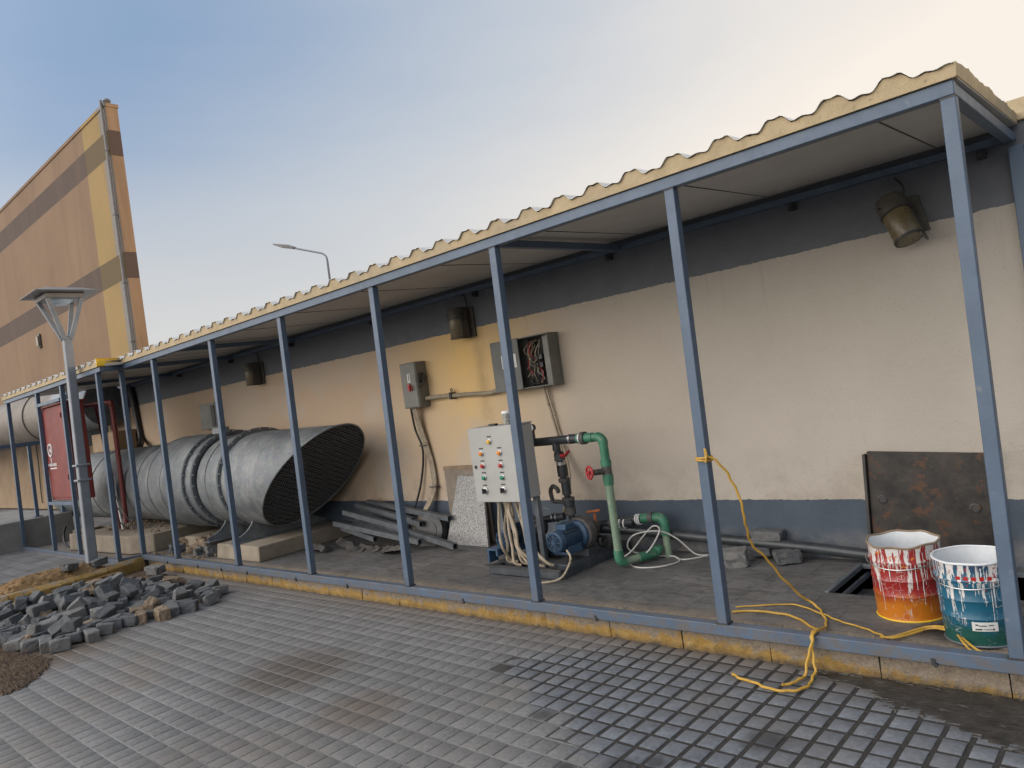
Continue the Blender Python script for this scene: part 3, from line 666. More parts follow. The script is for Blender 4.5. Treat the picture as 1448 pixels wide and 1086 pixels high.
# side edge of foam at the right end
b = MB(); R = []
for i in range(41):
    y = 3.43 + 1.52 * i / 40; z = 2.342 + .075 * i / 40
    R.append([(-.556, y, z + .004), (-.553 + rr.gauss(0, .001), y, z + .062 + .012 * max(0, math.sin(y * 14)) + rr.gauss(0, .002)), (-.60, y, z + .058), (-.60, y, z + .004)])
b.rings(R, smooth=False); b.build('foam_edge', M['foam'], can)
b = MB(); b.bar((-9.40, 3.135, 2.37), (-9.50, 3.42, 2.372), .012, .088); b.bar((-9.395, 3.13, 2.412), (-9.495, 3.42, 2.414), .03, .006); b.bar((-9.42, 3.14, 2.326), (-9.52, 3.42, 2.326), .02, .012)
b.build('flashing', M['yellow'], can, bevel=.003, label='bright yellow flashing at the step of the roof')

# ------------------------------------------------------------------ tall building behind
tb = thing('building', (-30, 9, G), 'tall tan building with brown bands, a mustard strip and a slim end face', 'building')
b = MB(); b.box((-60, 9, G), (-23.42, 9.36, 11.75)); b.build('wall', M['tower'], tb)
b = MB(); b.box((-60.1, 8.97, 11.75), (-23.40, 9.39, 11.86)); b.build('parapet', M['tower'], tb)
b = MB(); b.tube([(-23.52, 8.93, 11.95), (-23.53, 8.93, 6), (-23.56, 8.93, 1.0)], .045, smoothpath=False); 
for z in (2.5, 4.5, 6.3, 8.4, 10.4): b.ring_((-23.54, 8.93, z), (0, 0, 1), .055, .014, 12, 6)
b.lathe([(0, .07), (.10, .12), (.16, .1)], (-23.5, 9.1, 11.84), (0, 0, 1), 12)
b.build('drainpipe', M['lamp_head'], tb)
b = MB(); b.box((-32.78, 8.93, 5.6), (-32.46, 9.0, 6.12)); o = b.build('wall_lantern', M['lamp_body'], None, loc=(-32.6, 9, 5.6), bevel=.01, label='small dark lantern fixed on the tall tan building', cat='wall lamp')
b = MB(); b.box((-32.74, 8.88, 5.68), (-32.50, 8.93, 6.04)); b.build('lens', M['glass_amber'], o)

# ------------------------------------------------------------------ distant street lamp
def scl(p, s=.72): return (p[0] * s, p[1] * s, 1.341 + (p[2] - 1.341) * s)
t = thing('street_lamp', (-25.95, 18, G), 'distant grey street lamp with one bent arm above the roof', 'street lamp')
b = MB(); b.cyl((-25.95, 18, G), scl((-36, 25, 10.4)), .075, .045, 12); b.build('pole', M['lamp_post'], t)
b = MB(); b.tube([scl((-36, 25, 10.3)), scl((-36.05, 25, 10.65)), scl((-36.4, 25, 10.93)), scl((-37.2, 25, 11.22)), scl((-39.4, 25, 11.98))], .038, 8); b.build('arm', M['lamp_post'], t)
b = MB(); a0, a1 = Vector(scl((-39.2, 25, 11.92))), Vector(scl((-41.4, 25, 12.68)))
b.bar(a0, a0.lerp(a1, .45), .16, .10, w1=.30, h1=.16); b.bar(a0.lerp(a1, .45), a1, .30, .16, w1=.2, h1=.06); b.build('lamp_head', M['lamp_head'], t, bevel=.01)

# ------------------------------------------------------------------ yard lamp by the kerb
LB = Vector((-10.20, 3.06, -.062)); LT = Vector((-10.05, 3.06, 2.78))
t = thing('lamp_post', LB, 'grey square lamp post with four splayed arms and a flat head', 'lamp post')
b = MB(); b.bar(LB, LT, .115, .115, w1=.092, h1=.092); b.build('column', M['lamp_post'], t, bevel=.012)
for f in (.375, .44):
    c = LB.lerp(LT, f); b = MB(); b.box((c.x - .08, c.y - .08, c.z - .012), (c.x + .08, c.y + .08, c.z + .014)); b.build('collar', M['lamp_post'], t, bevel=.006)
H = Vector((-10.12, 3.06, 3.24))
for sx, sy in ((-1, -1), (1, -1), (1, 1), (-1, 1)):
    b = MB(); b.bar(LT + Vector((sx * .035, sy * .035, -.04)), H + Vector((sx * .185, sy * .185, 0)), .034, .05); b.build('arm', M['lamp_post'], t, bevel=.003)
b = MB(); r0, r1 = .345, .19
b.hexa([H + Vector((sx * r0, sy * r0, .072)) for sx, sy in ((-1, -1), (1, -1), (1, 1), (-1, 1))], [H + Vector((sx * r1, sy * r1, .125)) for sx, sy in ((-1, -1), (1, -1), (1, 1), (-1, 1))])
b.box(H + Vector((-r0, -r0, .062)), H + Vector((r0, r0, .0735))); hd = b.build('lamp_head', M['lamp_head'], t, bevel=.004)
b = MB(); b.box(H + Vector((-.215, -.215, -.005)), H + Vector((.215, .215, .06))); b.build('housing', M['lamp_head'], hd, bevel=.01)
b = MB(); b.lathe([(0, .08), (.05, .145), (.06, .15)], H + Vector((0, 0, -.06)), (0, 0, 1), 20); b.build('lens', M['lens'], hd)

# ------------------------------------------------------------------ wall lamps
def wall_lamp(c, label, tilt, lit):
    c = Vector(c); t = thing('wall_lamp', c, label, 'wall lamp', 'tube lamps along the dark band of the wall')
    d = Vector((math.sin(tilt) * .9, -.25 if tilt else 0, -1)).normalized() if tilt else Vector((0, 0, -1))
    b = MB()
    if tilt:
        b.hexa([(c.x + .0, 4.978, c.z - .20), (c.x + .17, 4.978, c.z - .20), (c.x + .13, 4.978, c.z + .02), (c.x - .02, 4.978, c.z + .02)], [(c.x + .0, 4.955, c.z - .2), (c.x + .17, 4.955, c.z - .20), (c.x + .13, 4.955, c.z + .02), (c.x - .02, 4.955, c.z + .02)])
    else: b.box((c.x + .02, 4.955, c.z - .27), (c.x + .12, 4.978, c.z + .02))
    b.build('back_plate', M['lamp_body'], t, bevel=.003)
    s = c + Vector((0, -.10, 0)); r = .085
    b = MB(); b.lathe([(-.02, r * .9), (0, r), (.085, r), (.085, r * .96)], s, d, 24); b.build('cap', M['lamp_body'], t)
    b = MB(); b.lathe([(.085, r * .93), (.26, r * .93), (.275, r * .82), (.277, 0.01)], s, d, 24); b.build('lens', M['glass_amber'], t)
    b = MB(); b.lathe([(.083, r * .97), (.083, r * 1.03), (.092, r * 1.03), (.092, r * .95)], s, d, 24, cap0=False, cap1=False); b.lathe([(.262, r * .94), (.262, r * .99), (.274, r * .97), (.274, r * .85)], s, d, 24, cap0=False, cap1=False); b.build('seam_ring', M['dark_steel'], t)
    b = MB()
    for q in (-.05, .05): b.cyl(s + Vector((q, -.06, 0)) + d * .04, s + Vector((q * 1.15, -.078, 0)) + d * .04, .006, n=8)
    b.tube([c + Vector((.05, .0, .02)), c + Vector((.06, -.01, .09)), c + Vector((.02, .0, .15))], .006, 6); b.build('cable', M['black'], t)
    a, bb, dd = basis(d)
    b = MB(); e = s + Vector((.075, .02, 0)); b.bar(e - d * .02, e + d * .28, .012, .10); b.build('bracket', M['lamp_body'], t, bevel=.002)
    return t
wall_lamp((-1.215, 4.955, 2.16), 'brown tube lamp hanging crooked on the dark band, nearest the right end of the wall', .42, False)
wall_lamp((-5.04, 4.955, 2.19), 'brown tube lamp upright above the two grey electrical boxes', 0, True)
wall_lamp((-9.02, 4.955, 2.18), 'brown tube lamp on the dark band above the fat duct', 0, False)

# ------------------------------------------------------------------ electrical boxes on the wall
t = thing('switch_box', (-5.84, 4.98, 1.33), 'narrow grey switch box with a lever on its side, left of the open panel', 'electrical box')
b = MB(); b.box((-5.965, 4.84, 1.325), (-5.715, 4.978, 1.79)); b.build('case', M['box_grey'], t, bevel=.006)
b = MB(); b.box((-5.955, 4.832, 1.335), (-5.725, 4.8395, 1.78)); b.build('door', M['box_grey'], t, bevel=.003)
b = MB(); b.lathe([(0, .055), (.012, .05)], (-5.714, 4.90, 1.62), (1, 0, 0), 18); b.tube([(-5.70, 4.92, 1.67), (-5.68, 4.90, 1.60), (-5.69, 4.87, 1.54), (-5.70, 4.85, 1.53)], .008, 6); b.build('lever', M['dark_steel'], t)
b = MB(); b.box((-5.85, 4.828, 1.60), (-5.84, 4.8315, 1.68)); b.box((-5.82, 4.828, 1.60), (-5.81, 4.8315, 1.68)); b.box((-5.85, 4.828, 1.59), (-5.81, 4.8315, 1.60)); b.build('rating_mark', M['white'], t)
b = MB(); b.ring_((-5.80, 4.815, 1.53), (0, 1, .3), .022, .006, 14, 6); b.box((-5.845, 4.81, 1.50), (-5.815, 4.832, 1.57)); b.build('padlock', M['red_wheel'], t)
t = thing('distribution_panel', (-4.29, 4.98, 1.36), 'wide grey panel, right half standing open on tangled wires', 'electrical panel')
b = MB(); X0, X1 = -4.625, -3.955
b.box((X0, 4.965, 1.36), (X1, 4.978, 1.81)); b.box((X0, 4.83, 1.36), (X0 + .01, 4.965, 1.81)); b.box((X1 - .01, 4.83, 1.36), (X1, 4.965, 1.81)); b.box((X0 + .01, 4.83, 1.36), (X1 - .01, 4.965, 1.37)); b.box((X0 + .01, 4.83, 1.80), (X1 - .01, 4.965, 1.81))
b.box((X1 - .12, 4.90, 1.37), (X1 - .01, 4.91, 1.80)); b.build('case', M['box_grey'], t, bevel=.003)
b = MB(); b.box((X0, 4.818, 1.357), (-4.29, 4.829, 1.812)); b.build('cover', M['box_dark'], t, bevel=.004)
b = MB(); b.box((-4.5, 4.8135, 1.56), (-4.445, 4.8175, 1.68)); b.box((-4.36, 4.8135, 1.56), (-4.325, 4.8175, 1.68)); b.build('notice', M['label'], t)
b = MB(); b.box((-4.285, 4.955, 1.375), (-4.09, 4.9648, 1.795)); b.build('back_board', M['dark_in'], t)
for i, (mt, nn) in enumerate(((M['cream_cable'], 4), (M['dark_steel'], 6), (M['red_wheel'], 2), (M['conduit'], 3))):
    b = MB()
    for k in range(nn):
        x0 = rr.uniform(-4.26, -4.11); p = [(x0, 4.94, 1.77 if i != 1 else 1.6)]
        z = p[0][2]
        for _ in range(6): z -= rr.uniform(.03, .085); x0 = max(-4.27, min(-4.1, x0 + rr.uniform(-.05, .05))); p.append((x0, rr.uniform(4.86, 4.94), max(z, 1.39)))
        b.tube(p, .0045, 5)
    b.build('wires', mt, t)
b = MB()
for z in (1.62, 1.55, 1.48):
    for x in (-4.22, -4.17, -4.12): b.box((x - .02, 4.90, z - .022), (x + .02, 4.954, z + .022))
b.build('breaker_row', M['black'], t, bevel=.002)
t = thing('junction_box', (-10.43, 4.98, 1.44), 'small grey box on the wall half hidden behind the fat duct', 'electrical box')
b = MB(); b.box((-10.72, 4.88, 1.42), (-10.22, 4.978, 1.79)); b.build('case', M['box_grey'], t, bevel=.005)
b = MB(); b.box((-10.36, 4.872, 1.45), (-10.25, 4.8795, 1.76)); b.build('open_side', M['dark_steel'], t)
# conduits
b = MB(); b.tube([(-5.70, 4.92, 1.405), (-5.5, 4.93, 1.405), (-5.34, 4.94, 1.395), (-5.1, 4.94, 1.385), (-4.85, 4.94, 1.37), (-4.72, 4.92, 1.38), (-4.63, 4.9, 1.40)], .022, 10); 
o = b.build('wall_conduit', M['conduit'], None, loc=(-5.2, 4.94, 1.39), label='beige wrapped conduit joining the switch box to the open panel', cat='conduit')
b = MB(); b.box((-5.35, 4.905, 1.36), (-5.325, 4.978, 1.43)); b.ring_((-5.34, 4.94, 1.45), (0, 1, 0), .014, .005, 10, 5); b.build('clamp', M['dark_steel'], o)
t = thing('cable_bundle', (-5.95, 4.93, .1), 'thick beige cables dropping from the switch box to the floor', 'cables')
for k, off in enumerate((0, .026, .05)):
    b = MB(); b.tube([(-5.915 + off, 4.90, 1.33), (-5.91 + off, 4.93, 1.15), (-5.87 + off, 4.94, .97), (-5.83 + off, 4.95, .78), (-5.815 + off, 4.95, .60), (-5.83 + off, 4.94, .47), (-5.90 + off, 4.90, .32), (-6.0 + off, 4.84, .18), (-6.1 + off, 4.8, 0)], .013, 8); b.build('cable', M['cream_cable'], t)
b = MB(); b.tube([(-5.945, 4.90, 1.33), (-5.955, 4.93, 1.10), (-5.90, 4.94, .93), (-5.92, 4.95, .78), (-5.99, 4.94, .55), (-6.08, 4.92, .35), (-6.15, 4.88, .2), (-6.2, 4.85, 0)], .011, 8); b.build('cable', M['black'], t, label='black cable of the bundle')
for z, x in ((.93, -5.87), (.50, -5.80)):
    b = MB(); b.box((x - .045, 4.915, z - .006), (x + .06, 4.975, z + .006)); b.tube([(x + .05, 4.93, z), (x + .08, 4.9, z + .03), (x + .11, 4.91, z + .015)], .003, 5); b.build('cable_tie', M['lamp_body'], t)
b = MB(); b.tube([(-4.16, 4.93, 1.37), (-4.15, 4.95, 1.25), (-4.12, 4.96, 1.05), (-4.09, 4.96, .9), (-4.0, 4.9, .6), (-3.93, 4.75, .4), (-3.86, 4.6, .3)], .011, 8)
b.tube([(-4.13, 4.93, 1.37), (-4.12, 4.95, 1.25), (-4.09, 4.96, 1.05), (-4.06, 4.96, .9), (-3.97, 4.9, .6), (-3.9, 4.75, .4), (-3.83, 4.6, .3)], .008, 8)
b.build('drop_cable', M['cream_cable'], None, loc=(-4.1, 4.95, 1.0), label='thin beige cable pair dropping from the open panel behind the pump', cat='cables')

# ------------------------------------------------------------------ fat duct on plinths
AY = 4.34
dt = thing('ventilation_duct', (-9, AY, F), 'fat galvanised ventilation duct with a slanted mesh-covered mouth, lying on concrete plinths', 'duct')
def xr(name, mat, prof, az=.755, n=56, **k):
    b = MB(); b.lathe([(x + 20, r) for x, r in prof], (-20, AY, az), (1, 0, 0), n, **k); return b.build(name, mat, dt)
# mouth piece with slanted cut
mb = MB(); n = 64; zc, r = .735, .525; R = []
def lipx(z): return -7.70 + (z - (zc - r)) / (2 * r) * 1.34
for s_ in range(9):
    ring = []
    for k in range(n):
        a = 2 * PI * k / n; rr_ = r + (.025 * (1 - s_ / 8)); yy, z = AY + rr_ * math.cos(a), zc + .015 * (1 - s_ / 8) + rr_ * math.sin(a)
        x0 = -8.05; ring.append((x0 + (lipx(z) - x0) * s_ / 8, yy, z))
    R.append(ring)
for s_ in range(6):
    ring = []
    for k in range(n):
        a = 2 * PI * k / n; yy, z = AY + (r - .006) * math.cos(a), zc + (r - .006) * math.sin(a)
        ring.append((lipx(z) - (lipx(z) + 8.0) * s_ / 5 * .98, yy, z))
    R.append(ring)
mb.rings(R, cap0=False, cap1=False); mb.build('mouth', M['galv'], dt)
mb = MB(); L = []
for k in range(n):
    a = 2 * PI * k / n; o = Vector((0, math.cos(a), math.sin(a))); p = Vector((0, AY, zc)) + o * r; p.x = lipx(p.z)
    L.append([p + o * (.009 * math.cos(2 * PI * j / 6)) + Vector((1, 0, 0)) * .009 * math.sin(2 * PI * j / 6) for j in range(6)])
mb.rings(L, close=True); mb.build('rim', M['galv'], dt)
b = MB(); b.lathe([(0, .50), (.01, .50)], (-8.0, AY, zc), (1, 0, 0), 40); b.build('inner_baffle', M['dark_in'], dt)
b = MB(); 
Rg = []
for s_ in range(4):
    Rg.append([(lipx(zc + .517 * math.sin(2 * PI * k / n)) - .012 + (-8.0 - lipx(zc + .517 * math.sin(2 * PI * k / n))) * s_ / 3, AY + .517 * math.cos(2 * PI * k / n), zc + .517 * math.sin(2 * PI * k / n)) for k in range(n)])
b.rings(Rg, cap0=False, cap1=False); b.build('inner_lining', M['dark_in'], dt)
# hexagonal wire mesh stretched over the slanted mouth
sl_ = Vector((1.34, 0, 2 * r)); Ls = sl_.length; su = sl_.normalized(); cc = Vector((lipx(zc), AY, zc)); sv = Vector((0, 1, 0)); sn = su.cross(sv)
b = MB(); e = .021; hw = e * math.sqrt(3)
def hv(u, v): return cc + su * u + sv * v - sn * .0 + Vector((-.012, 0, 0)) + sn * (.004 * math.sin(u * 90 + v * 60))
def inside(u, v): return (u / (Ls / 2)) ** 2 + (v / r) ** 2 < .985
edges = []
ny = int(1.05 / (1.5 * e)) + 2; nx = int(Ls / hw) + 2
for j in range(-ny // 2 - 1, ny // 2 + 2):
    for i in range(-nx // 2 - 1, nx // 2 + 2):
        cu, cv = (i + .5 * (j % 2)) * hw, j * 1.5 * e
        pts_ = [(cu + hw / 2, cv - e / 2), (cu + hw / 2, cv + e / 2), (cu, cv + e), (cu - hw / 2, cv + e / 2)]
        for (u0, v0), (u1, v1) in zip(pts_[:-1], pts_[1:]):
            if inside(u0, v0) and inside(u1, v1): edges.append((hv(u0, v0), hv(u1, v1)))
for p0, p1 in edges:
    d = (p1 - p0).normalized(); a = d.cross(sn).normalized() * .0034; c = sn * .0034
    v0 = [b.bm.verts.new(p0 + q) for q in (a, -a * .5 + c, -a * .5 - c)]; v1 = [b.bm.verts.new(p1 + q) for q in (a, -a * .5 + c, -a * .5 - c)]
    for k in range(3): b._q([v0[k], v0[(k + 1) % 3], v1[(k + 1) % 3], v1[k]])
b.build('mouth_mesh', M['wire'], dt, recalc=False)
# flange between mouth and barrel
def flange(xc, R, w=.05, az=.765, bolts=28, ro=.055):
    b = MB(); b.lathe([(0, R - .02), (0, R + ro), (w * .35, R + ro), (w * .35, R + .01), (w * .65, R + .01), (w * .65, R + ro), (w, R + ro), (w, R - .02)], (xc, AY, az), (1, 0, 0), 56, cap0=False, cap1=False)
    o = b.build('flange', M['flange_grey'], dt)
    b = MB()
    for k in range(bolts):
        a = 2 * PI * k / bolts; c = Vector((xc, AY + (R + ro * .6) * math.cos(a), az + (R + ro * .6) * math.sin(a)))
        b.cyl(c + Vector((w, 0, 0)), c + Vector((w + .02, 0, 0)), .010, n=6)
    b.build('bolt', M['chrome'], o).__setitem__('kind', 'stuff')
xr('barrel', M['galv'], [(-8.66, .545), (-8.09, .548)], .76, cap0=False, cap1=False)
flange(-8.09, .548, .035, ro=.035)
flange(-8.74, .56, .04, .77, ro=.032)
flange(-8.96, .575, .04, .77, ro=.035)
xr('barrel', M['galv'], [(-10.15, .50), (-10.13, .575), (-10.05, .592), (-9.6, .592), (-9.2, .592), (-9.0, .585), (-8.70, .56)], .765, cap1=False)
for x_, r_ in ((-9.62, .594), (-8.45, .551), (-10.0, .596)):
    b = MB(); b.lathe([(0, r_ - .01), (.002, r_ + .003), (.010, r_ + .003), (.012, r_ - .01)], (x_, AY, .763), (1, 0, 0), 56, cap0=False, cap1=False); b.build('seam_band', M['galv'], dt)
xr('barrel', M['galv'], [(-14.5, .535), (-12.6, .535), (-10.9, .535), (-10.12, .54)], .765)
for x_ in (-10.5, -12.3):
    b = MB(); b.lathe([(0, .53), (0, .545), (.014, .545), (.014, .53)], (x_, AY, .765), (1, 0, 0), 56, cap0=False, cap1=False); b.build('seam_band', M['galv'], dt)
b = MB(); b.tube([(-11.25, AY - .545, .95), (-11.22, AY - .56, .6), (-11.15, AY - .56, .2)], .012, 6); b.build('strap', M['white'], dt)
b = MB(); b.box((-8.62, AY - .30, 1.34), (-8.42, AY - .18, 1.41)); b.build('inspection_box', M['galv'], dt, bevel=.004)
# saddle feet
for x_ in (-7.86, -8.50):
    b = MB(); pr = [(AY + .57, .127), (AY - .57, .127), (AY - .585, .16), (AY - .50, .185), (AY - .42, .225), (AY - .36, .285)]
    for k in range(13):
        a = math.radians(232 + 76 * k / 12); pr.append((AY + .555 * math.cos(a), .76 + .555 * math.sin(a)))
    pr += [(AY + .36, .285), (AY + .42, .225), (AY + .50, .185), (AY + .585, .16)]
    lo = [(x_, yy, zz) for yy, zz in pr]; b.hexa(lo, [(x_ + .022, p[1], p[2]) for p in lo]); b.build('saddle', M['galv'], dt)
    b = MB(); b.box((x_ - .05, AY - .60, .114), (x_ + .09, AY + .57, .126)); b.build('saddle', M['steel_grey'], dt)
# plinths
b = MB(); b.hexa([(-8.25, 3.73, F), (-7.30, 3.74, F), (-7.36, 4.93, F), (-8.2, 4.93, F)], [(-8.235, 3.745, .115), (-7.305, 3.75, .115), (-7.37, 4.925, .115), (-8.19, 4.92, .115)])
b.build('concrete_plinth', M['concrete'], None, loc=(-7.78, 4.3, F), bevel=.012, label='tan concrete plinth under the mesh mouth of the fat duct', cat='plinth')
b = MB(); b.hexa([(-12.3, 3.42, F), (-10.25, 3.52, F), (-9.95, 3.72, F), (-10.0, 4.9, F), (-12.4, 4.9, F)], [(-12.28, 3.43, .18), (-10.26, 3.53, .18), (-9.97, 3.73, .18), (-10.01, 4.88, .18), (-12.38, 4.88, .18)])
b.build('concrete_plinth', M['concrete'], None, loc=(-11.2, 4.2, F), bevel=.012, label='long tan concrete plinth under the far part of the fat duct, behind the red cabinet', cat='plinth')
b = MB(); b.hexa([(-9.75, 4.0, F), (-9.05, 4.0, F), (-9.05, 4.9, F), (-9.7, 4.9, F)], [(-9.73, 4.02, .09), (-9.07, 4.02, .09), (-9.07, 4.88, .09), (-9.7, 4.88, .09)])
b.build('concrete_plinth', M['concrete'], None, loc=(-9.4, 4.4, F), bevel=.012, label='small low concrete plinth under the middle of the fat duct', cat='plinth')

# ------------------------------------------------------------------ loose blocks
def rock_mesh(seed, sx, sy, sz, rough=.1):
    r = random.Random(seed); bm = bmesh.new(); bmesh.ops.create_cube(bm, size=1)
    bmesh.ops.bevel(bm, geom=bm.edges[:], offset=.09, segments=2, affect='EDGES', profile=.6)
    bmesh.ops.subdivide_edges(bm, edges=[e for e in bm.edges if e.calc_length() > .5], cuts=2, use_grid_fill=True)
    for v in bm.verts:
        v.co += Vector((r.gauss(0, rough * .16), r.gauss(0, rough * .16), r.gauss(0, rough * .2)))
        v.co.x *= sx * (1 + rough * .6 * v.co.z * r.uniform(.6, 1)); v.co.y *= sy; v.co.z *= sz
    ch = Vector((r.choice((-1, 1)), r.choice((-1, 1)), r.choice((-1, 1))))
    for v in bm.verts:                                   # one knocked-off corner
        q = v.co.x / sx * ch.x + v.co.y / sy * ch.y + v.co.z / sz * ch.z
        lim = 1.12 - rough
        if q > lim: v.co *= 1 - (q - lim) * .35
    me = bpy.data.meshes.new('paving_block'); bm.to_mesh(me); bm.free(); return me
def block(me, mat, loc, rot, name, label, cat, group=None, scale=1):
    o = bpy.data.objects.new(name, me); COL.objects.link(o); o.location = loc; o.rotation_euler = rot; o.scale = (scale,) * 3
    if not me.materials: me.materials.append(mat)
    return tag(o, label, cat, group)
protos = []
for i in range(18):
    me = rock_mesh(100 + i, random.uniform(.125, .165), random.uniform(.088, .105), random.uniform(.072, .088), .09); me.materials.append(M['cobble'][i % 3]); protos.append(me)
tans = []
for i in range(4):
    me = rock_mesh(200 + i, .14, .11, .09, .22); me.materials.append(M['tan_stone']); tans.append(me)
# pile footprint (metres on the yard)
POLY = [(-9.05, 1.45), (-9.05, 2.3), (-9.12, 2.75), (-8.75, 3.0), (-8.0, 3.18), (-7.25, 3.24), (-6.86, 3.16), (-6.60, 2.78), (-6.74, 2.28), (-6.66, 1.74), (-6.84, 1.58), (-7.5, 1.46), (-8.2, 1.40)]
def inpoly(x, y):
    c = False; n = len(POLY)
    for i in range(n):
        (x1, y1), (x2, y2) = POLY[i], POLY[(i + 1) % n]
        if (y1 > y) != (y2 > y) and x < (x2 - x1) * (y - y1) / (y2 - y1) + x1: c = not c
    return c
rp = random.Random(21); placed = []
def put(x, y, z, lvl):
    i = rp.randrange(18); tan = rp.random() < .075
    me = tans[rp.randrange(4)] if tan else protos[i]
    til = .10 if lvl == 0 else .30
    rot = (rp.gauss(0, til) + (PI / 2 if rp.random() < .25 else 0), rp.gauss(0, til), rp.uniform(0, PI))
    if tan: block(me, None, (x, y, z), rot, 'broken_stone', 'tan broken stone lying among the grey blocks of the heap', 'stone', 'tan stones in the block heap', rp.uniform(.8, 1.1))
    else: block(me, None, (x, y, z), rot, 'paving_block', 'grey paving block in the loose heap beside the yellow side kerb', 'paving block', 'grey blocks of the loose heap', rp.uniform(.9, 1.12))
for lvl, (step, shr) in enumerate(((.152, 1), (.172, .8), (.185, .5))):
    cxp, cyp = -7.95, 2.25
    yy = 1.3
    while yy < 3.4:
        xx = -9.3
        while xx < -6.3:
            x, y = xx + rp.uniform(-.05, .05), yy + rp.uniform(-.04, .04)
            qx, qy = cxp + (x - cxp) / shr, cyp + (y - cyp) / shr
            sparse = (y > 2.85 and rp.random() < .45) or (lvl and y > 2.8)
            if inpoly(qx, qy) and not sparse and rp.random() < (.97, .66, .45)[lvl]: put(x, y, G + .045 + lvl * .068, lvl)
            xx += step
        yy += step * .72
hb = [o for o in COL.objects if o.get('group') == 'grey blocks of the loose heap']
def single(key, text):
    o = max([q for q in hb if 'loose heap beside' in q['label']], key=key); o['label'] = text
single(lambda o: o.location.x - .1 * o.location.y, 'grey paving block at the right-hand tip of the loose heap, nearest the fourth post')
single(lambda o: -o.location.y + .9 * o.location.x, 'grey paving block at the front corner of the loose heap, beside the mulch')
single(lambda o: o.location.z, 'grey paving block lying topmost on the crest of the loose heap')
single(lambda o: o.location.y, 'grey paving block at the back of the loose heap, closest to the long yellow kerb')
# soil under the heap, mulch in front, sand mound on the side kerb
def heap(name, mat, poly, hgt, base, label, cat, n=46, seed=1, kind='stuff', rough=.02):
    r = random.Random(seed); xs = [p[0] for p in poly]; ys = [p[1] for p in poly]
    x0, x1, y0, y1 = min(xs), max(xs), min(ys), max(ys); b = MB(); V = {}
    def edge(x, y):
        d = 1e9; m_ = len(poly); ins = False
        for i in range(m_):
            (ax, ay), (bx, by) = poly[i], poly[(i + 1) % m_]
            t_ = max(0, min(1, ((x - ax) * (bx - ax) + (y - ay) * (by - ay)) / max(1e-9, (bx - ax) ** 2 + (by - ay) ** 2)))
            d = min(d, math.hypot(x - ax - t_ * (bx - ax), y - ay - t_ * (by - ay)))
            if (ay > y) != (by > y) and x < (bx - ax) * (y - ay) / (by - ay) + ax: ins = not ins
        return d if ins else -d
    for i in range(n + 1):
        for j in range(n + 1):
            x, y = x0 + (x1 - x0) * i / n, y0 + (y1 - y0) * j / n
            d = edge(x, y) + r.gauss(0, .012); s_ = max(-.3, min(1, d / .35))
            V[i, j] = b.bm.verts.new((x, y, base + (hgt * (1 - (1 - s_) ** 2) + r.gauss(0, rough) if s_ > 0 else -.03)))
    for i in range(n):
        for j in range(n): b._q([V[i, j], V[i + 1, j], V[i + 1, j + 1], V[i, j + 1]], True)
    return b.build(name, mat, None, recalc=False, kind=kind, label=label, cat=cat)
heap('soil', M['soil'], [(-9.3, 1.2), (-9.35, 2.5), (-9.6, 3.42), (-8.6, 3.42), (-7.9, 3.30), (-7.0, 3.2), (-6.75, 2.7), (-6.95, 1.75), (-7.5, 1.45)], .035, G, 'brown soil spread under the heap of blocks', 'soil', seed=4, rough=.008)
heap('mulch', M['soil'], [(-8.2, .9), (-8.4, 1.45), (-7.2, 1.52), (-6.55, 1.62), (-6.22, 1.48), (-6.0, 1.32), (-5.95, 1.18), (-6.4, .95)], .04, G, 'brown straw-like mulch at the front edge of the block heap', 'mulch', n=90, seed=5, rough=.0045)
heap('sand', M['sand'], [(-9.95, 1.9), (-10.05, 2.5), (-9.95, 2.9), (-9.72, 3.08), (-9.42, 2.9), (-9.33, 2.4), (-9.3, 1.95)], .13, -.062, 'orange sand mound piled on the side kerb', 'sand', seed=6, rough=.007)
M['mud'] = grime('wet_mud', (.030, .026, .021), (.065, .056, .046), 10, .5, spots=(45, .64, (.15, .14, .125)), bs=70, bstr=.8, rvar=.2)
heap('mud', M['mud'], [(-1.62, 3.50), (-1.42, 3.40), (-1.22, 3.36), (-1.08, 3.22), (-.90, 3.19), (-.75, 3.10), (-.5, 3.02), (-.2, 2.95), (.4, 3.0), (.8, 3.5)], .0075, -.1835, 'dark wet mud washed over the pavers against the kerb', 'mud', n=90, seed=12, rough=.0016)
# mulch straws
M['straw'] = grime('straw_brown', (.09, .06, .036), (.17, .115, .07), 30, .9)
rs = random.Random(8); b = MB()
for _ in range(700):
    x, y = rs.uniform(-7.9, -6.05), rs.uniform(1.0, 1.62)
    if y > 1.62 - max(0, (x + 6.55)) * 1.0: continue
    a = rs.uniform(0, PI); l = rs.uniform(.015, .05); z = G + .055 + rs.uniform(-.01, .02)
    b.bar((x, y, z), (x + math.cos(a) * l, y + math.sin(a) * l, z + rs.uniform(-.012, .012)), .003, .003)
b.build('straw', M['straw'], None, kind='stuff', label='loose straw strands on the brown mulch', cat='straw', recalc=False)
# two blocks on the sand mound
block(rock_mesh(301, .17, .10, .08, .2), M['cobble'][2], (-9.52, 2.62, .075), (.1, .12, 2.2), 'paving_block', 'grey block lying on the sand mound, the one nearer the sand crest', 'paving block')
block(rock_mesh(302, .17, .10, .08, .2), M['cobble'][1], (-9.60, 2.95, .04), (0, -.1, 1.9), 'paving_block', 'grey block on the side kerb nearest the lamp post', 'paving block')
block(rock_mesh(303, .22, .12, .09, .2), M['cobble'][2], (-8.85, 3.28, -.09), (.1, .05, .2), 'paving_block', 'grey block against the yellow kerb at the inner corner', 'paving block')
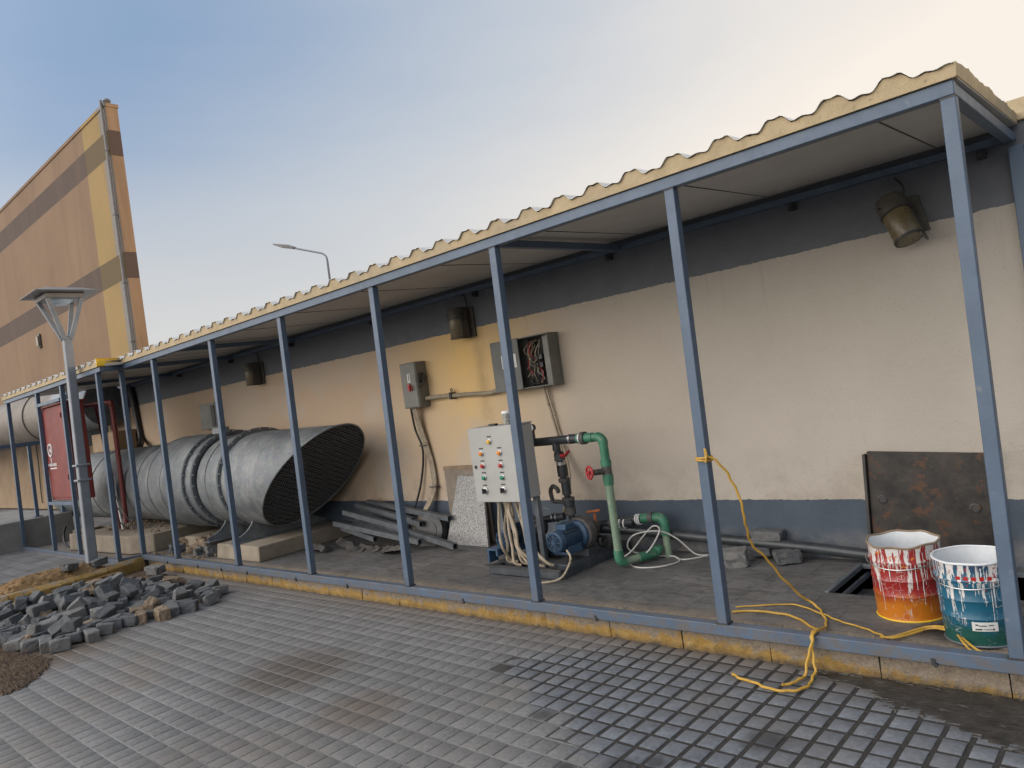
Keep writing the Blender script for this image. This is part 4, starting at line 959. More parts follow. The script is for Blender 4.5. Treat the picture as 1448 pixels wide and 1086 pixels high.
# rubble near the plinths
rub = [((-9.36, 3.77), .12, 'grey', 'grey rubble block beside the post left of the small plinth'), ((-9.10, 3.84), .10, 'tan', 'tan rubble block, flattest of those before the small plinth'), ((-8.86, 3.80), .10, 'grey', 'small grey rubble block standing upright before the plinth'), ((-9.7, 4.02), .13, 'tan', 'tan rubble block in shade between the two plinths'), ((-9.05, 4.02), .17, 'tan', 'large tan broken block leaning beside the mouth plinth'), ((-8.52, 3.82), .12, 'grey', 'grey block with a pointed top touching the mouth plinth')]
for i, ((x, y), s_, c, lab) in enumerate(rub):
    block(rock_mesh(400 + i, s_ * 1.4, s_, s_ * .9, .4), M['tan_stone'] if c == 'tan' else M['cobble'][i % 3], (x, y, F + s_ * .42), (rs.uniform(-.2, .2), rs.uniform(-.2, .2), rs.uniform(0, 3)), 'rubble_block', lab, 'block')
b = MB()
for _ in range(420):
    x, y = rs.uniform(-12.2, -8.3), rs.uniform(3.55, 4.7); s_ = rs.uniform(.006, .028)
    z = (.18 if x < -10.0 and y > 3.75 else F)
    if -10.0 < x < -8.3 or z > 0:
        b.bar((x, y, z + s_ * .3), (x + rs.uniform(-.03, .03), y + rs.uniform(-.03, .03), z + s_ * .7), s_, s_ * .7)
b.build('rubble', M['tan_stone'], None, kind='stuff', label='small stone crumbs scattered around the plinths', cat='rubble', recalc=False)
# blocks near the floor pipe on the right
block(rock_mesh(501, .16, .14, .11, .2), M['cobble'][2], (-2.44, 4.68, F + .055), (.05, -.05, .35), 'concrete_block', 'squat grey block with sloping sides, right behind the second post', 'block')
block(rock_mesh(502, .16, .11, .08, .15), M['cobble'][0], (-2.13, 4.80, F + .05), (0, 0, .7), 'concrete_block', 'dark block lying under the black floor pipe', 'block')
block(rock_mesh(503, .21, .11, .07, .1), M['cobble'][1], (-2.29, 4.90, .115), (0, .04, .05), 'concrete_block', 'grey block resting on top behind the black floor pipe', 'block')
block(rock_mesh(504, .16, .11, .09, .15), M['cobble'][0], (-2.35, 4.90, .02), (0, .0, .02), 'concrete_block', 'dark block under the one behind the floor pipe', 'block')

# ------------------------------------------------------------------ steel tubes and scrap, slab, board
TL = -6.85
tubes = [((-7.05, 4.55, .34), (-5.95, 4.62, .14), 'long tube crossing the middle of the stack'), ((-7.1, 4.75, .38), (-5.93, 4.72, .20), 'tube reaching the stack top with its end left of the post'),
         ((-6.85, 4.86, .36), (-5.44, 4.78, .215), 'topmost tube whose end points at the granite slab'), ((-6.6, 4.8, .26), (-5.78, 4.70, .17), 'short tube just below the topmost one'),
         ((-7.35, 4.45, .26), (-5.62, 4.52, .04), 'tube passing behind the post with its end near the floor'), ((-6.45, 4.72, .16), (-5.12, 4.52, .015), 'lowest tube lying on the floor, end nearest the slab'),
         ((-7.4, 4.6, .2), (-6.3, 4.5, .05), 'tube at the bottom left of the stack'), ((-7.3, 4.85, .30), (-6.5, 4.8, .25), 'tube tucked under the duct mouth'), ((-6.9, 4.7, .22), (-5.9, 4.6, .09), 'tube sandwiched low in the middle of the stack')]
for p0, p1, lab in tubes:
    p0, p1 = Vector(p0), Vector(p1); b = MB()
    if p0.x < TL: p0 = p0.lerp(p1, (TL - p0.x) / (p1.x - p0.x) * .8)
    d = (p1 - p0).normalized(); a = d.cross(Vector((0, 0, 1))).normalized(); u = a.cross(d)
    w_, th = .05, .004
    def rg(p, h): return [p + a * sx * h + u * sy * h for sx, sy in ((-1, -1), (1, -1), (1, 1), (-1, 1))]
    b.rings([rg(p0, w_ / 2), rg(p1, w_ / 2), rg(p1, w_ / 2 - th), rg(p0, w_ / 2 - th)], close=True, smooth=False)
    b.build('steel_tube', M['tube_steel'], None, loc=p0, label='grey square steel tube, ' + lab, cat='steel tube', group='steel tubes stacked by the wall')
sc = random.Random(31)
for i in range(6):
    cx, cy = -7.0 + i * .22, 4.40 + sc.uniform(-.12, .15); b = MB(); R = []
    for k in range(9):
        u = k / 8; z = F + .02 + .03 * math.sin(u * 3 + i) + sc.uniform(0, .012); wd = .05 + .04 * math.sin(u * PI)
        x = cx - .2 + .4 * u; y = cy - .06 * u + sc.gauss(0, .008)
        R.append([(x, y - wd, z), (x, y, z + .02 + sc.uniform(0, .02)), (x, y + wd, z), (x, y, z - .008)])
    b.rings(R, smooth=False); b.build('scrap_strip', M['scrap'], None, loc=(cx, cy, F), label='dark bent scrap strip lying below the stacked steel tubes', cat='scrap', group='scrap strips on the floor')
b = MB(); b.lathe([(0, .17), (.05, .19), (.10, .17)], (-5.75, 4.83, .06), (.2, -1, .3), 20); b.lathe([(-.005, .10), (.105, .10)], (-5.75, 4.83, .06), (.2, -1, .3), 16)
b.build('cable_coil', M['black'], None, loc=(-5.75, 4.83, F), label='dark round coil behind the ends of the steel tubes', cat='coil')
b = MB(); b.box((-5.60, 4.93, F + .003), (-5.03, 4.955, .69)); o = b.build('brown_board', M['board'], None, loc=(-5.3, 4.94, F), bevel=.002, label='brown board standing against the wall behind the granite slab', cat='board')
b = MB(); b.box((-5.605, 4.925, .665), (-5.03, 4.96, .70)); b.build('edge_strip', M['tan_stone'], o)
b = MB(); lo = [(-5.56, 4.80, F + .002), (-4.95, 4.77, F + .002), (-5.02, 4.88, .60), (-5.36, 4.89, .615)]; b.hexa(lo, [(p[0], p[1] + .025, p[2]) for p in lo])
b.build('granite_slab', M['granite'], None, loc=(-5.25, 4.8, F), bevel=.003, label='speckled grey granite slab leaning left of the control cabinet', cat='stone slab')

# ------------------------------------------------------------------ control cabinet
t = thing('control_cabinet', (-3.97, 4.12, F), 'pale grey control cabinet with rows of coloured buttons', 'control cabinet')
b = MB(); b.box((-4.20, 4.02, .535), (-3.745, 4.24, 1.095)); b.build('case', M['cabinet'], t, bevel=.006)
b = MB(); b.box((-4.205, 4.0, .53), (-3.742, 4.0195, 1.10)); dr = b.build('door', M['cabinet'], t, bevel=.004)
b = MB(); b.box((-4.215, 4.01, 1.096), (-3.74, 4.245, 1.108)); b.build('lid', M['cabinet'], t, bevel=.003)
btns = [((-3.980, .996), 'btn_y'), ((-4.082, .909), 'btn_o'), ((-3.887, .906), 'btn_o'), ((-4.083, .813), 'btn_r'), ((-3.889, .811), 'btn_r'), ((-4.085, .721), 'btn_g'), ((-3.890, .719), 'btn_g')]
for (x, z), c in btns:
    b = MB(); b.lathe([(0, .0205), (.007, .0205), (.009, .017)], (x, 4.0, z), (0, -1, 0), 18); rg_ = b.build('button', M['chrome'], dr)
    b = MB(); b.lathe([(.009, .0165), (.02, .0165), (.024, .010), (.0245, .001)], (x, 4.0, z), (0, -1, 0), 16); b.build('button_cap', M[c], rg_) if False else b.build('button', M[c], dr, label={'btn_y': 'yellow button', 'btn_o': 'orange button', 'btn_r': 'red button', 'btn_g': 'green button'}[c])
    b = MB(); b.box((x - .021, 3.997, z + .034), (x + .021, 3.9995, z + .043)); b.build('name_strip', M['ink'], dr)
for x, z in ((-4.091, .620), (-3.897, .623)):
    b = MB(); b.lathe([(0, .026), (.008, .026), (.010, .018), (.012, .018)], (x, 4.0, z), (0, -1, 0), 20); b.build('selector_knob', M['chrome'], dr)
    b = MB(); b.lathe([(.012, .016), (.03, .014)], (x, 4.0, z), (0, -1, 0), 16); b.box((x - .006, 3.962, z - .02), (x + .006, 3.975, z + .02)); b.build('selector_knob', M['black'], dr)
    b = MB(); b.box((x - .021, 3.997, z + .038), (x + .021, 3.9995, z + .047)); b.build('name_strip', M['ink'], dr)
b = MB(); b.lathe([(0, .013), (.006, .012)], (-4.164, 4.0, .806), (0, -1, 0), 14); b.box((-4.166, 3.992, .79), (-4.162, 3.9945, .82)); b.build('door_lock', M['dark_steel'], dr)
b = MB(); b.bar((-3.76, 4.20, F + .04), (-3.76, 4.20, .534), .04, .04); b.build('leg', M['steel_grey'], t); b = MB(); b.bar((-4.17, 4.22, F + .04), (-4.17, 4.22, .534), .04, .04); b.build('leg', M['steel_grey'], t)
rc = random.Random(41)
t2 = thing('cabinet_cables', (-3.9, 4.1, .1), 'bundle of beige cables hanging from the underside of the control cabinet', 'cables')
for i, (x0, x1, y1, sag) in enumerate(((-4.06, -4.0, 4.12, -.02), (-4.03, -4.02, 4.10, .03), (-4.00, -3.90, 4.05, .01), (-3.96, -3.86, 4.09, .025), (-3.98, -3.78, 4.07, .0), (-3.94, -3.72, 4.08, -.03), (-3.90, -3.68, 4.06, .02), (-3.86, -3.62, 4.10, .03), (-3.83, -3.66, 4.12, -.02))):
    b = MB(); xm = x0 * .6 + x1 * .4
    b.tube([(x0, 4.10, .54), (x0 + .01, 4.09 + sag, .45), (xm - .02, 4.07 + sag, .30), (xm, 4.06 + sag, .17), (x1 - .04, y1, .06), (x1, y1 + .03, .03)], .0115, 8); b.build('cable', M['cream_cable'], t2)
b = MB(); b.tube([(-3.50, 4.16, .14), (-3.44, 4.12, .10), (-3.43, 4.06, .04), (-3.46, 4.0, -.02), (-3.55, 3.95, -.04), (-3.66, 3.93, -.04), (-3.74, 4.0, .01)], .008, 8); b.build('cable', M['cream_cable'], t2)
# paper cup
t = thing('paper_cup', (-3.879, 4.12, 1.109), 'grey paper cup with a white lid on top of the control cabinet', 'cup')
b = MB(); b.lathe([(0, .027), (.085, .038)], (-3.879, 4.12, 1.109), (0, 0, 1), 20); b.build('cup_body', M['cup'], t)
b = MB(); b.lathe([(.083, .041), (.089, .041), (.091, .036), (.103, .034), (.104, .001)], (-3.879, 4.12, 1.109), (0, 0, 1), 20); b.build('cup_lid', M['white'], t)
b = MB(); b.box((-4.05, 4.08, 1.109), (-3.98, 4.12, 1.124)); b.build('black_bracket', M['black'], None, loc=(-4.015, 4.1, 1.11), bevel=.003, label='small black clip lying on the cabinet top left of the cup', cat='clip')

# ------------------------------------------------------------------ pump unit
pu = thing('pump_unit', (-3.85, 4.45, F), 'twin blue electric pumps on a dark steel skid beneath the control cabinet', 'pump')
b = MB()
for x in (-4.19, -3.52): b.bar((x, 4.04, -.015), (x, 4.95, -.015), .06, .07)
for y in (4.06, 4.30, 4.62, 4.93): b.bar((-4.2, y, -.012), (-3.5, y, -.012), .055, .06)
b.build('skid', M['skid_steel'], pu, bevel=.003)
b = MB(); b.box((-4.24, 4.02, .021), (-3.47, 4.045, .032)); b.build('skid', M['dark_steel'], pu)
for mx in (-3.60, -4.13):
    c = Vector((mx, 4.14, .195))
    b = MB(); b.lathe([(0, .068), (.008, .078), (.055, .082), (.06, .076)], c, (0, 1, 0), 28, cap0=False)
    b.build('fan_cover', M['blue'], pu)
    b = MB()
    for q in (.024, .044, .062): b.ring_(c + Vector((0, .003, 0)), (0, 1, 0), q, .0035, 26, 6)
    for k in range(8):
        a = 2 * PI * k / 8; b.bar(c + Vector((math.cos(a) * .01, .003, math.sin(a) * .01)), c + Vector((math.cos(a) * .072, .003, math.sin(a) * .072)), .006, .004)
    b.lathe([(0, .013), (.01, .013)], c + Vector((0, -.004, 0)), (0, 1, 0), 12); b.build('fan_grille', M['blue'], pu)
    b = MB(); b.lathe([(.012, .066), (.014, .066)], c, (0, 1, 0), 20); b.build('fan_disc', M['black'], pu)
    b = MB(); b.lathe([(.06, .070), (.26, .070)], c, (0, 1, 0), 28)
    for k in range(26):
        a = 2 * PI * k / 26
        if abs(math.sin(a) - 1) < .12: continue
        o = Vector((math.cos(a), 0, math.sin(a))); b.bar(c + o * .075 + Vector((0, .065, 0)), c + o * .075 + Vector((0, .255, 0)), .004, .018, up=o)
    mo = b.build('motor', M['blue'], pu)
    b = MB(); b.box(c + Vector((-.05, .10, .07)), c + Vector((.05, .21, .115))); b.build('terminal_box', M['blue'], mo, bevel=.006)
    b = MB(); b.box(c + Vector((.035, .09, .055)), c + Vector((.062, .2, .066))); b.build('rating_plate', M['skid_steel'], mo)
    b = MB(); b.box(c + Vector((-.075, .07, -.105)), c + Vector((.075, .25, -.085)));
    for sx in (-1, 1): b.box(c + Vector((sx * .065 - .008, .08, -.09)), c + Vector((sx * .065 + .008, .24, -.045)))
    b.build('foot', M['blue'], mo, bevel=.003)
    b = MB(); b.lathe([(.26, .085), (.275, .105), (.30, .108), (.31, .09)], c, (0, 1, 0), 30); b.build('motor_flange', M['blue'], pu)
    v = c + Vector((0, .34, 0)); b = MB(); b.lathe([(-.05, .09), (-.035, .125), (.0, .135), (.045, .125), (.06, .085), (.11, .055), (.13, .055), (.13, .07), (.15, .07)], v, (0, 1, 0), 30); b.build('volute', M['iron'], pu)
    b = MB(); b.box(c + Vector((-.10, .02, -.20)), c + Vector((.10, .52, -.165))); b.box(c + Vector((-.09, .28, -.166)), c + Vector((.09, .40, -.11))); b.build('pedestal', M['skid_steel'], pu, bevel=.003)
b = MB(); b.box((-4.235, 4.06, .035), (-4.215, 4.16, .13)); b.box((-4.235, 4.06, .13), (-4.12, 4.16, .145)); b.box((-4.14, 4.06, .09), (-4.12, 4.16, .13)); b.build('bracket', M['blue'], pu, bevel=.003)
def pipe(name, mat, parent, segs, n=18):
    b = MB()
    for s_ in segs:
        if s_[0] == 'c': b.cyl(s_[1], s_[2], s_[3], n=n)
        elif s_[0] == 'e': b.elbow(*s_[1:], n=n)
    return b.build(name, mat, parent)
# suction/discharge stack of pump one, manifold
pipe('discharge_pipe', M['blackpipe'], pu, [('c', (-3.66, 4.47, .30), (-3.66, 4.40, .92), .026)])
for z0, z1, r_, mt in ((.34, .40, .040, 'iron'), (.41, .46, .045, 'blackpipe'), (.455, .475, .05, 'iron'), (.50, .60, .037, 'blackpipe'), (.60, .63, .045, 'iron'), (.645, .735, .042, 'black'), (.735, .76, .036, 'chrome'), (.77, .82, .043, 'iron'), (.80, .84, .036, 'black')):
    yy = 4.40 + .07 * (.92 - z0) / .62
    pipe('pipe_fitting', M[mt], pu, [('c', (-3.66, yy, z0), (-3.66, yy, z1), r_)])
b = MB(); b.bar((-3.60, 4.40, .80), (-3.53, 4.38, .845), .025, .012); b.cyl((-3.66, 4.40, .81), (-3.60, 4.40, .81), .014); b.build('valve_lever', M['red_wheel'], pu)
pipe('manifold', M['blackpipe'], pu, [('c', (-3.93, 4.40, .925), (-3.52, 4.40, .932), .033), ('c', (-3.665, 4.40, .85), (-3.665, 4.40, .925), .030)])
for x0, x1, r_, mt in ((-3.52, -3.50, .039, 'chrome'), (-3.50, -3.44, .036, 'blackpipe'), (-3.44, -3.425, .040, 'green'), (-3.422, -3.41, .040, 'white'), (-3.405, -3.37, .048, 'iron')):
    pipe('pipe_fitting', M[mt], pu, [('c', (x0, 4.40, .932), (x1, 4.40, .933), r_)])
pipe('gauge_stem', M['iron'], pu, [('c', (-3.88, 4.40, .93), (-3.88, 4.40, 1.02), .014)])
b = MB(); b.lathe([(0, .028), (.025, .028)], (-3.88, 4.41, 1.045), (0, -1, 0), 18); b.build('pressure_gauge', M['iron'], pu)
b = MB(); b.lathe([(.0255, .022), (.0265, .022)], (-3.88, 4.41, 1.045), (0, -1, 0), 18); b.build('pressure_gauge', M['white'], pu)
b = MB(); b.tube([(-3.79, 4.42, .45), (-3.80, 4.42, .53), (-3.77, 4.42, .57), (-3.73, 4.42, .55), (-3.73, 4.43, .52)], .017, 8); b.tube([(-3.66, 4.45, .42), (-3.72, 4.45, .44), (-3.79, 4.42, .45)], .017, 8); b.build('air_vent', M['iron'], pu)
b = MB(); b.tube([(-3.84, 4.3, .27), (-3.87, 4.3, .36), (-3.84, 4.33, .42), (-3.80, 4.36, .40)], .006, 6); b.build('sense_tube', M['white_cable'], pu)
pipe('discharge_pipe', M['blackpipe'], pu, [('c', (-4.13, 4.47, .30), (-4.13, 4.40, .91), .026), ('c', (-4.13, 4.40, .91), (-3.93, 4.40, .925), .03)])
b = MB(); b.cyl((-4.0, 4.33, .30), (-3.68, 4.40, .34), .03, n=14); b.cyl((-3.98, 4.28, .20), (-3.80, 4.28, .30), .05, n=16); b.build('bridge_pipe', M['blackpipe'], pu)
for x in (-3.78, -3.74): 
    b = MB(); b.ring_((x, 4.385, .332), (1, .2, .1), .033, .006, 18, 6); b.build('pipe_clamp', M['chrome'], pu)
# suction side towards the wall
pipe('suction_pipe', M['blackpipe'], pu, [('c', (-3.60, 4.62, .195), (-3.60, 4.74, .195), .035), ('e', (-3.60, 4.77, .195), (0, 1, 0), (1, 0, 0), .04, .036), ('c', (-3.56, 4.77, .195), (-3.30, 4.77, .215), .033)])
pipe('pipe_fitting', M['iron'], pu, [('c', (-3.52, 4.77, .197), (-3.44, 4.77, .202), .045)])
b = MB(); b.cyl((-3.60, 4.68, .21), (-3.60, 4.68, .30), .013, n=8); b.bar((-3.66, 4.66, .315), (-3.55, 4.69, .325), .03, .018); b.build('valve_lever', M['orange_handle'], pu, bevel=.004)
for x in (-3.58, -3.62):
    b = MB(); b.ring_((x + .2, 4.77, .205), (1, 0, 0), .036, .006, 18, 6); b.build('pipe_clamp', M['white'], pu)
for sx in (0, .05):
    b = MB(); b.ring_((-3.50 + sx, 4.60, .10), (0, 1, .2), .045, .012, 18, 6); b.build('rubber_ring', M['black'], pu)

# ------------------------------------------------------------------ green pipes
gp = thing('green_pipe', (-3.215, 4.40, F), 'green plastic pipe rising from the floor and bending left to the pump', 'pipe')
pipe('coupling', M['green'], gp, [('c', (-3.37, 4.40, .933), (-3.30, 4.40, .933), .036), ('c', (-3.30, 4.40, .933), (-3.265, 4.40, .933), .031), ('e', (-3.215, 4.40, .933), (1, 0, 0), (0, 0, -1), .05, .036)])
pipe('riser', M['green'], gp, [('c', (-3.215, 4.40, .885), (-3.215, 4.40, .74), .033), ('c', (-3.215, 4.40, .76), (-3.215, 4.40, .715), .040)])
pipe('gate_valve', M['iron'], gp, [('c', (-3.215, 4.40, .715), (-3.215, 4.40, .64), .036), ('c', (-3.215, 4.40, .68), (-3.26, 4.30, .685), .022)])
b = MB(); c = Vector((-3.275, 4.265, .69)); ax = Vector((-.45, -1, .05)); b.ring_(c, ax, .045, .008, 22, 8); A_, B_, D_ = basis(ax)
for k in range(5): b.bar(c, c + (A_ * math.cos(2 * PI * k / 5) + B_ * math.sin(2 * PI * k / 5)) * .043, .011, .008)
b.lathe([(-.01, .012), (.012, .012)], c, ax, 10); b.build('valve_wheel', M['red_wheel'], gp)
pipe('coupling', M['green'], gp, [('c', (-3.215, 4.40, .655), (-3.215, 4.40, .60), .040), ('c', (-3.215, 4.40, .60), (-3.215, 4.40, .575), .036)])
pipe('riser', M['palegreen'], gp, [('c', (-3.215, 4.40, .58), (-3.215, 4.40, .08), .030)], 20)
pipe('elbow', M['green'], gp, [('c', (-3.215, 4.40, .095), (-3.215, 4.40, .04), .036), ('e', (-3.215, 4.40, .0), (0, 0, -1), (.35, .94, 0), .045, .036)])
pipe('coupling', M['palegreen'], gp, [('c', (-3.20, 4.44, .0), (-3.155, 4.56, .0), .028)])
pipe('coupling', M['green'], gp, [('c', (-3.155, 4.56, .0), (-3.105, 4.69, .0), .034), ('e', (-3.09, 4.74, .0), (.35, .94, 0), (0, 0, 1), .045, .036)])
gp2 = thing('green_bend', (-3.06, 4.76, F), 'short green pipe bend standing on a pale stub by the foot of the wall', 'pipe')
pipe('stub', M['palegreen'], gp2, [('c', (-3.045, 4.80, F), (-3.045, 4.80, .14), .028)])
pipe('elbow', M['green'], gp2, [('c', (-3.045, 4.80, .12), (-3.045, 4.80, .20), .036), ('e', (-3.045, 4.80, .25), (0, 0, 1), (-1, 0, 0), .05, .037), ('c', (-3.09, 4.80, .25), (-3.13, 4.80, .25), .036), ('c', (-3.17, 4.80, .247), (-3.24, 4.80, .24), .036)])
pipe('union', M['iron'], gp2, [('c', (-3.13, 4.80, .25), (-3.17, 4.80, .248), .043)])
pipe('coupling', M['blackpipe'], gp2, [('c', (-3.24, 4.80, .24), (-3.29, 4.79, .23), .033), ('c', (-3.29, 4.79, .23), (-3.42, 4.78, .215), .038)])
for x in (-3.25, -3.265, -3.28):
    b = MB(); b.ring_((x, 4.79, .235), (1, .1, .1), .038, .005, 20, 6); b.build('wire_wrap', M['white'], gp2)
b = MB(); b.tube([(-3.66, 4.72, .168), (-3.4, 4.80, .148), (-3.0, 4.86, .105), (-2.5, 4.87, .073), (-2.0, 4.87, .045), (-1.7, 4.87, .02), (-1.45, 4.87, .0), (-1.2, 4.87, -.02)], .036, 16)
b.build('floor_pipe', M['blackpipe'], None, loc=(-2.5, 4.86, .07), label='long black pipe running along the wall foot from the pump to the pit', cat='pipe')
b = MB(); b.tube([(-3.36, 4.62, -.035), (-3.28, 4.66, .02), (-3.20, 4.72, .12), (-3.10, 4.72, .20), (-3.02, 4.68, .18), (-3.10, 4.62, .04), (-3.22, 4.55, -.038), (-3.10, 4.45, -.04), (-2.95, 4.50, -.04), (-2.88, 4.66, -.04), (-3.0, 4.78, -.038), (-3.2, 4.74, -.03), (-3.30, 4.65, .04), (-3.22, 4.62, .15), (-3.05, 4.70, .17), (-2.95, 4.78, .10), (-2.85, 4.85, -.03), (-2.75, 4.86, -.04), (-2.88, 4.72, -.042), (-3.0, 4.80, -.04)], .006, 6)
b.build('white_cable', M['white_cable'], None, loc=(-3.1, 4.6, F), label='thin white cable looped loosely around the short green bend', cat='cable')

# ------------------------------------------------------------------ manhole lid
t = thing('pit_lid', (-1.28, 4.93, .02), 'rusty dark steel pit lid standing against the wall behind the buckets', 'steel plate')
b = MB(); b.bar((-1.285, 4.955, -.0), (-1.245, 4.955, .64), .665, .03, up=(0, 1, 0)); b.build('plate', M['rustplate'], t, bevel=.004)
b = MB()
for sx in (-.345, .345): b.bar((-1.285 + sx, 4.94, -.0), (-1.245 + sx, 4.94, .645), .016, .05)
b.build('rim', M['dark_steel'], t)
for x, z in ((-1.52, .355), (-1.02, .30)):
    b = MB(); b.lathe([(0, .03), (.006, .03), (.008, .022), (.004, .02), (.004, .001)], (x, 4.94, z), (0, -1, 0), 20); b.build('key_hole', M['dark_steel'], t)

# ------------------------------------------------------------------ buckets
def bucket(c, rt, rb, h, mat, inner, label, sd_, dent, nm_tag):
    r = random.Random(sd_); t = thing('paint_bucket', c, label, 'paint bucket'); n = 48; c = Vector(c)
    def dn(a, z): return 1 + dent * (.035 * math.sin(3 * a + 1) + .02 * math.sin(5 * a)) * (z / h) ** 2
    def lift(a): return dent * (.005 * math.sin(2 * a + 1.2) + .004 * math.sin(7 * a) + .014 * max(0, math.cos(a - 1.5)) ** 2)
    def rad(z): return rb + (rt - rb) * z / h
    b = MB(); R = []
    zs = [0, .004, .01, .03, .12, .125, .13, .2, .205, .21, h - .09, h - .078, h - .066, h - .03, h - .006]
    for z in zs:
        q = rad(z) + (.003 if z in (.004, .125, .205) else 0) + (.006 if abs(z - (h - .078)) < 1e-6 else 0)
        R.append([c + Vector((q * dn(2 * PI * k / n, z) * math.cos(2 * PI * k / n), q * dn(2 * PI * k / n, z) * math.sin(2 * PI * k / n), z + lift(2 * PI * k / n) * (z / h))) for k in range(n)])
    b.rings(R, cap1=False); b.build('tin_wall', mat, t)
    b = MB(); R = []
    for z in (h - .004, h - .05, .2, .03, .02):
        q = rad(z) - .004
        if z == .02: q = .001
        R.append([c + Vector((q * dn(2 * PI * k / n, z) * math.cos(2 * PI * k / n), q * dn(2 * PI * k / n, z) * math.sin(2 * PI * k / n), z + lift(2 * PI * k / n) * (z / h))) for k in range(n)])
    b.rings(R, cap0=False); b.build('lining', M['buckwhite'], t)
    b = MB(); L = []
    for k in range(n):
        a = 2 * PI * k / n; q = rad(h) * dn(a, h); o = Vector((math.cos(a), math.sin(a), 0)); p = c + o * q + Vector((0, 0, h + lift(a)))
        L.append([p + o * .0055 * math.cos(2 * PI * j / 8) + Vector((0, 0, 1)) * .0055 * math.sin(2 * PI * j / 8) for j in range(8)])
    b.rings(L, close=True); b.build('rolled_rim', inner, t)
    b = MB(); b.ring_(c + Vector((0, 0, .004)), (0, 0, 1), rb + .001, .005, 40, 6); b.build('bottom_seam', M['steel_grey'] if dent < .8 else M['yellow'], t)
    # wire bail hanging round the front
    a0 = math.radians(-172 if dent > .8 else -175); pts_ = []
    for k in range(15):
        a = a0 + math.radians(164) * k / 14; z = h - .075 - .035 * math.sin(PI * k / 14)
        pts_.append(c + Vector(((rad(z) + .010) * math.cos(a), (rad(z) + .010) * math.sin(a), z)))
    b = MB(); b.tube(pts_, .0028, 6); b.build('bail_handle', M['chrome'], t)
    # paint runs: thin ribbons on the tin, starting at the rim
    va = math.atan2(-c.y, -c.x)
    for i in range(15 if dent > .8 else 13):
        b = MB()
        a = va + r.uniform(-1.15, 1.15); w0 = r.uniform(.0025, .006); z1 = h - r.uniform(.012, .09); L_ = r.choice((.03, .05, .09, .15, .22)) * r.uniform(.6, 1.1)
        z0 = z1; m_ = 10; prev = None; aa = a
        for k in range(m_ + 1):
            z = z1 - L_ * k / m_
            if z < .015: break
            aa += r.gauss(0, .004); wv = w0 * (.35 + .65 * abs(math.cos(k * .55))) * (1.0 if k < m_ - 1 else .9)
            q = rad(z) * dn(aa, z) + .0022; da = wv / q / 2
            zz = z + lift(aa) * z / h
            cur = [b.bm.verts.new(c + Vector((q * math.cos(aa + s_ * da), q * math.sin(aa + s_ * da), zz))) for s_ in (-1, 1)]
            if prev: b._q([prev[0], prev[1], cur[1], cur[0]], True)
            prev = cur
        b.build('paint_run', M['paint_drip'], t, recalc=False)
    return t, rad, va
t, rad, va = bucket((-1.185, 4.045, F), .166, .155, .375, M['bred'], M['tan_stone'], 'dented red and orange paint bucket streaked with white paint', 5, 1.0, 'r')
t, rad, va = bucket((-.832, 3.815, F), .160, .147, .372, M['bblue'], M['buckwhite'], 'blue paint bucket streaked with white paint, beside the end post', 9, .25, 'b')
def patch(parent, c, a, z0, z1, wd, mat, name, lift_=.003):
    b = MB(); prev = None
    for k in range(7):
        q = wd * (k / 6 - .5); rr0, rr1 = rad(z0) + lift_, rad(z1) + lift_
        cur = [b.bm.verts.new(Vector(c) + Vector((rr0 * math.cos(a + q / rr0), rr0 * math.sin(a + q / rr0), z0))), b.bm.verts.new(Vector(c) + Vector((rr1 * math.cos(a + q / rr1), rr1 * math.sin(a + q / rr1), z1)))]
        if prev: b._q([prev[0], cur[0], cur[1], prev[1]])
        prev = cur
    return b.build(name, mat, parent, recalc=False)
BC = (-.832, 3.815, F)
lb = patch(t, BC, va + .10, .075, .115, .10, M['label'], 'label_sticker', .0035)
for k in range(7): patch(t, BC, va + .10 + (-.2, -.13, -.2, -.06, .05, .15, .2)[k], (.080, .080, .100, .096, .082, .100, .080)[k], (.086, .087, .106, .102, .085, .104, .088)[k], (.016, .014, .012, .030, .034, .020, .008)[k], M['ink'] if k != 3 else M['box_grey'], 'label_print', .0042)
for k in range(5): patch(t, BC, va - .40 + k * .19, .29, .316, .018, M['btn_r'], 'printed_band', .0028)

# ------------------------------------------------------------------ yellow cord
cd = thing('extension_cord', (-1.6, 3.6, F), 'yellow extension cord tied to the second post and trailing over the kerb', 'cord')
b = MB(); px = -1.927 + K * .87
b.ring_((px, FY, .872), (0, 0, 1), .041, .006, 20, 6); b.ring_((px, FY, .86), (.1, 0, 1), .041, .006, 20, 6); b.tube([(px + .03, 3.44, .87), (px + .035, 3.43, .92), (px + .04, 3.43, .89), (px + .03, 3.43, .85)], .006, 6)
b.build('knot', M['cord'], cd)
b = MB(); b.tube([(px + .03, 3.44, .88), (-1.845, 3.46, .86), (-1.80, 3.50, .77), (-1.775, 3.52, .67), (-1.77, 3.55, .56), (-1.795, 3.60, .46), (-1.80, 3.66, .37), (-1.77, 3.74, .27), (-1.74, 3.83, .15), (-1.70, 3.93, .03), (-1.645, 3.97, -.03), (-1.57, 3.88, -.042), (-1.50, 3.72, -.042), (-1.475, 3.60, -.02), (-1.465, 3.50, .007), (-1.462, 3.436, .0), (-1.458, 3.42, -.06), (-1.452, 3.40, -.14), (-1.445, 3.33, -.170), (-1.45, 3.25, -.171), (-1.50, 3.19, -.171), (-1.58, 3.18, -.171), (-1.66, 3.215, -.171), (-1.74, 3.23, -.171), (-1.81, 3.27, -.171)], .0065, 8, wob=.0028); b.build('cord', M['cord'], cd)
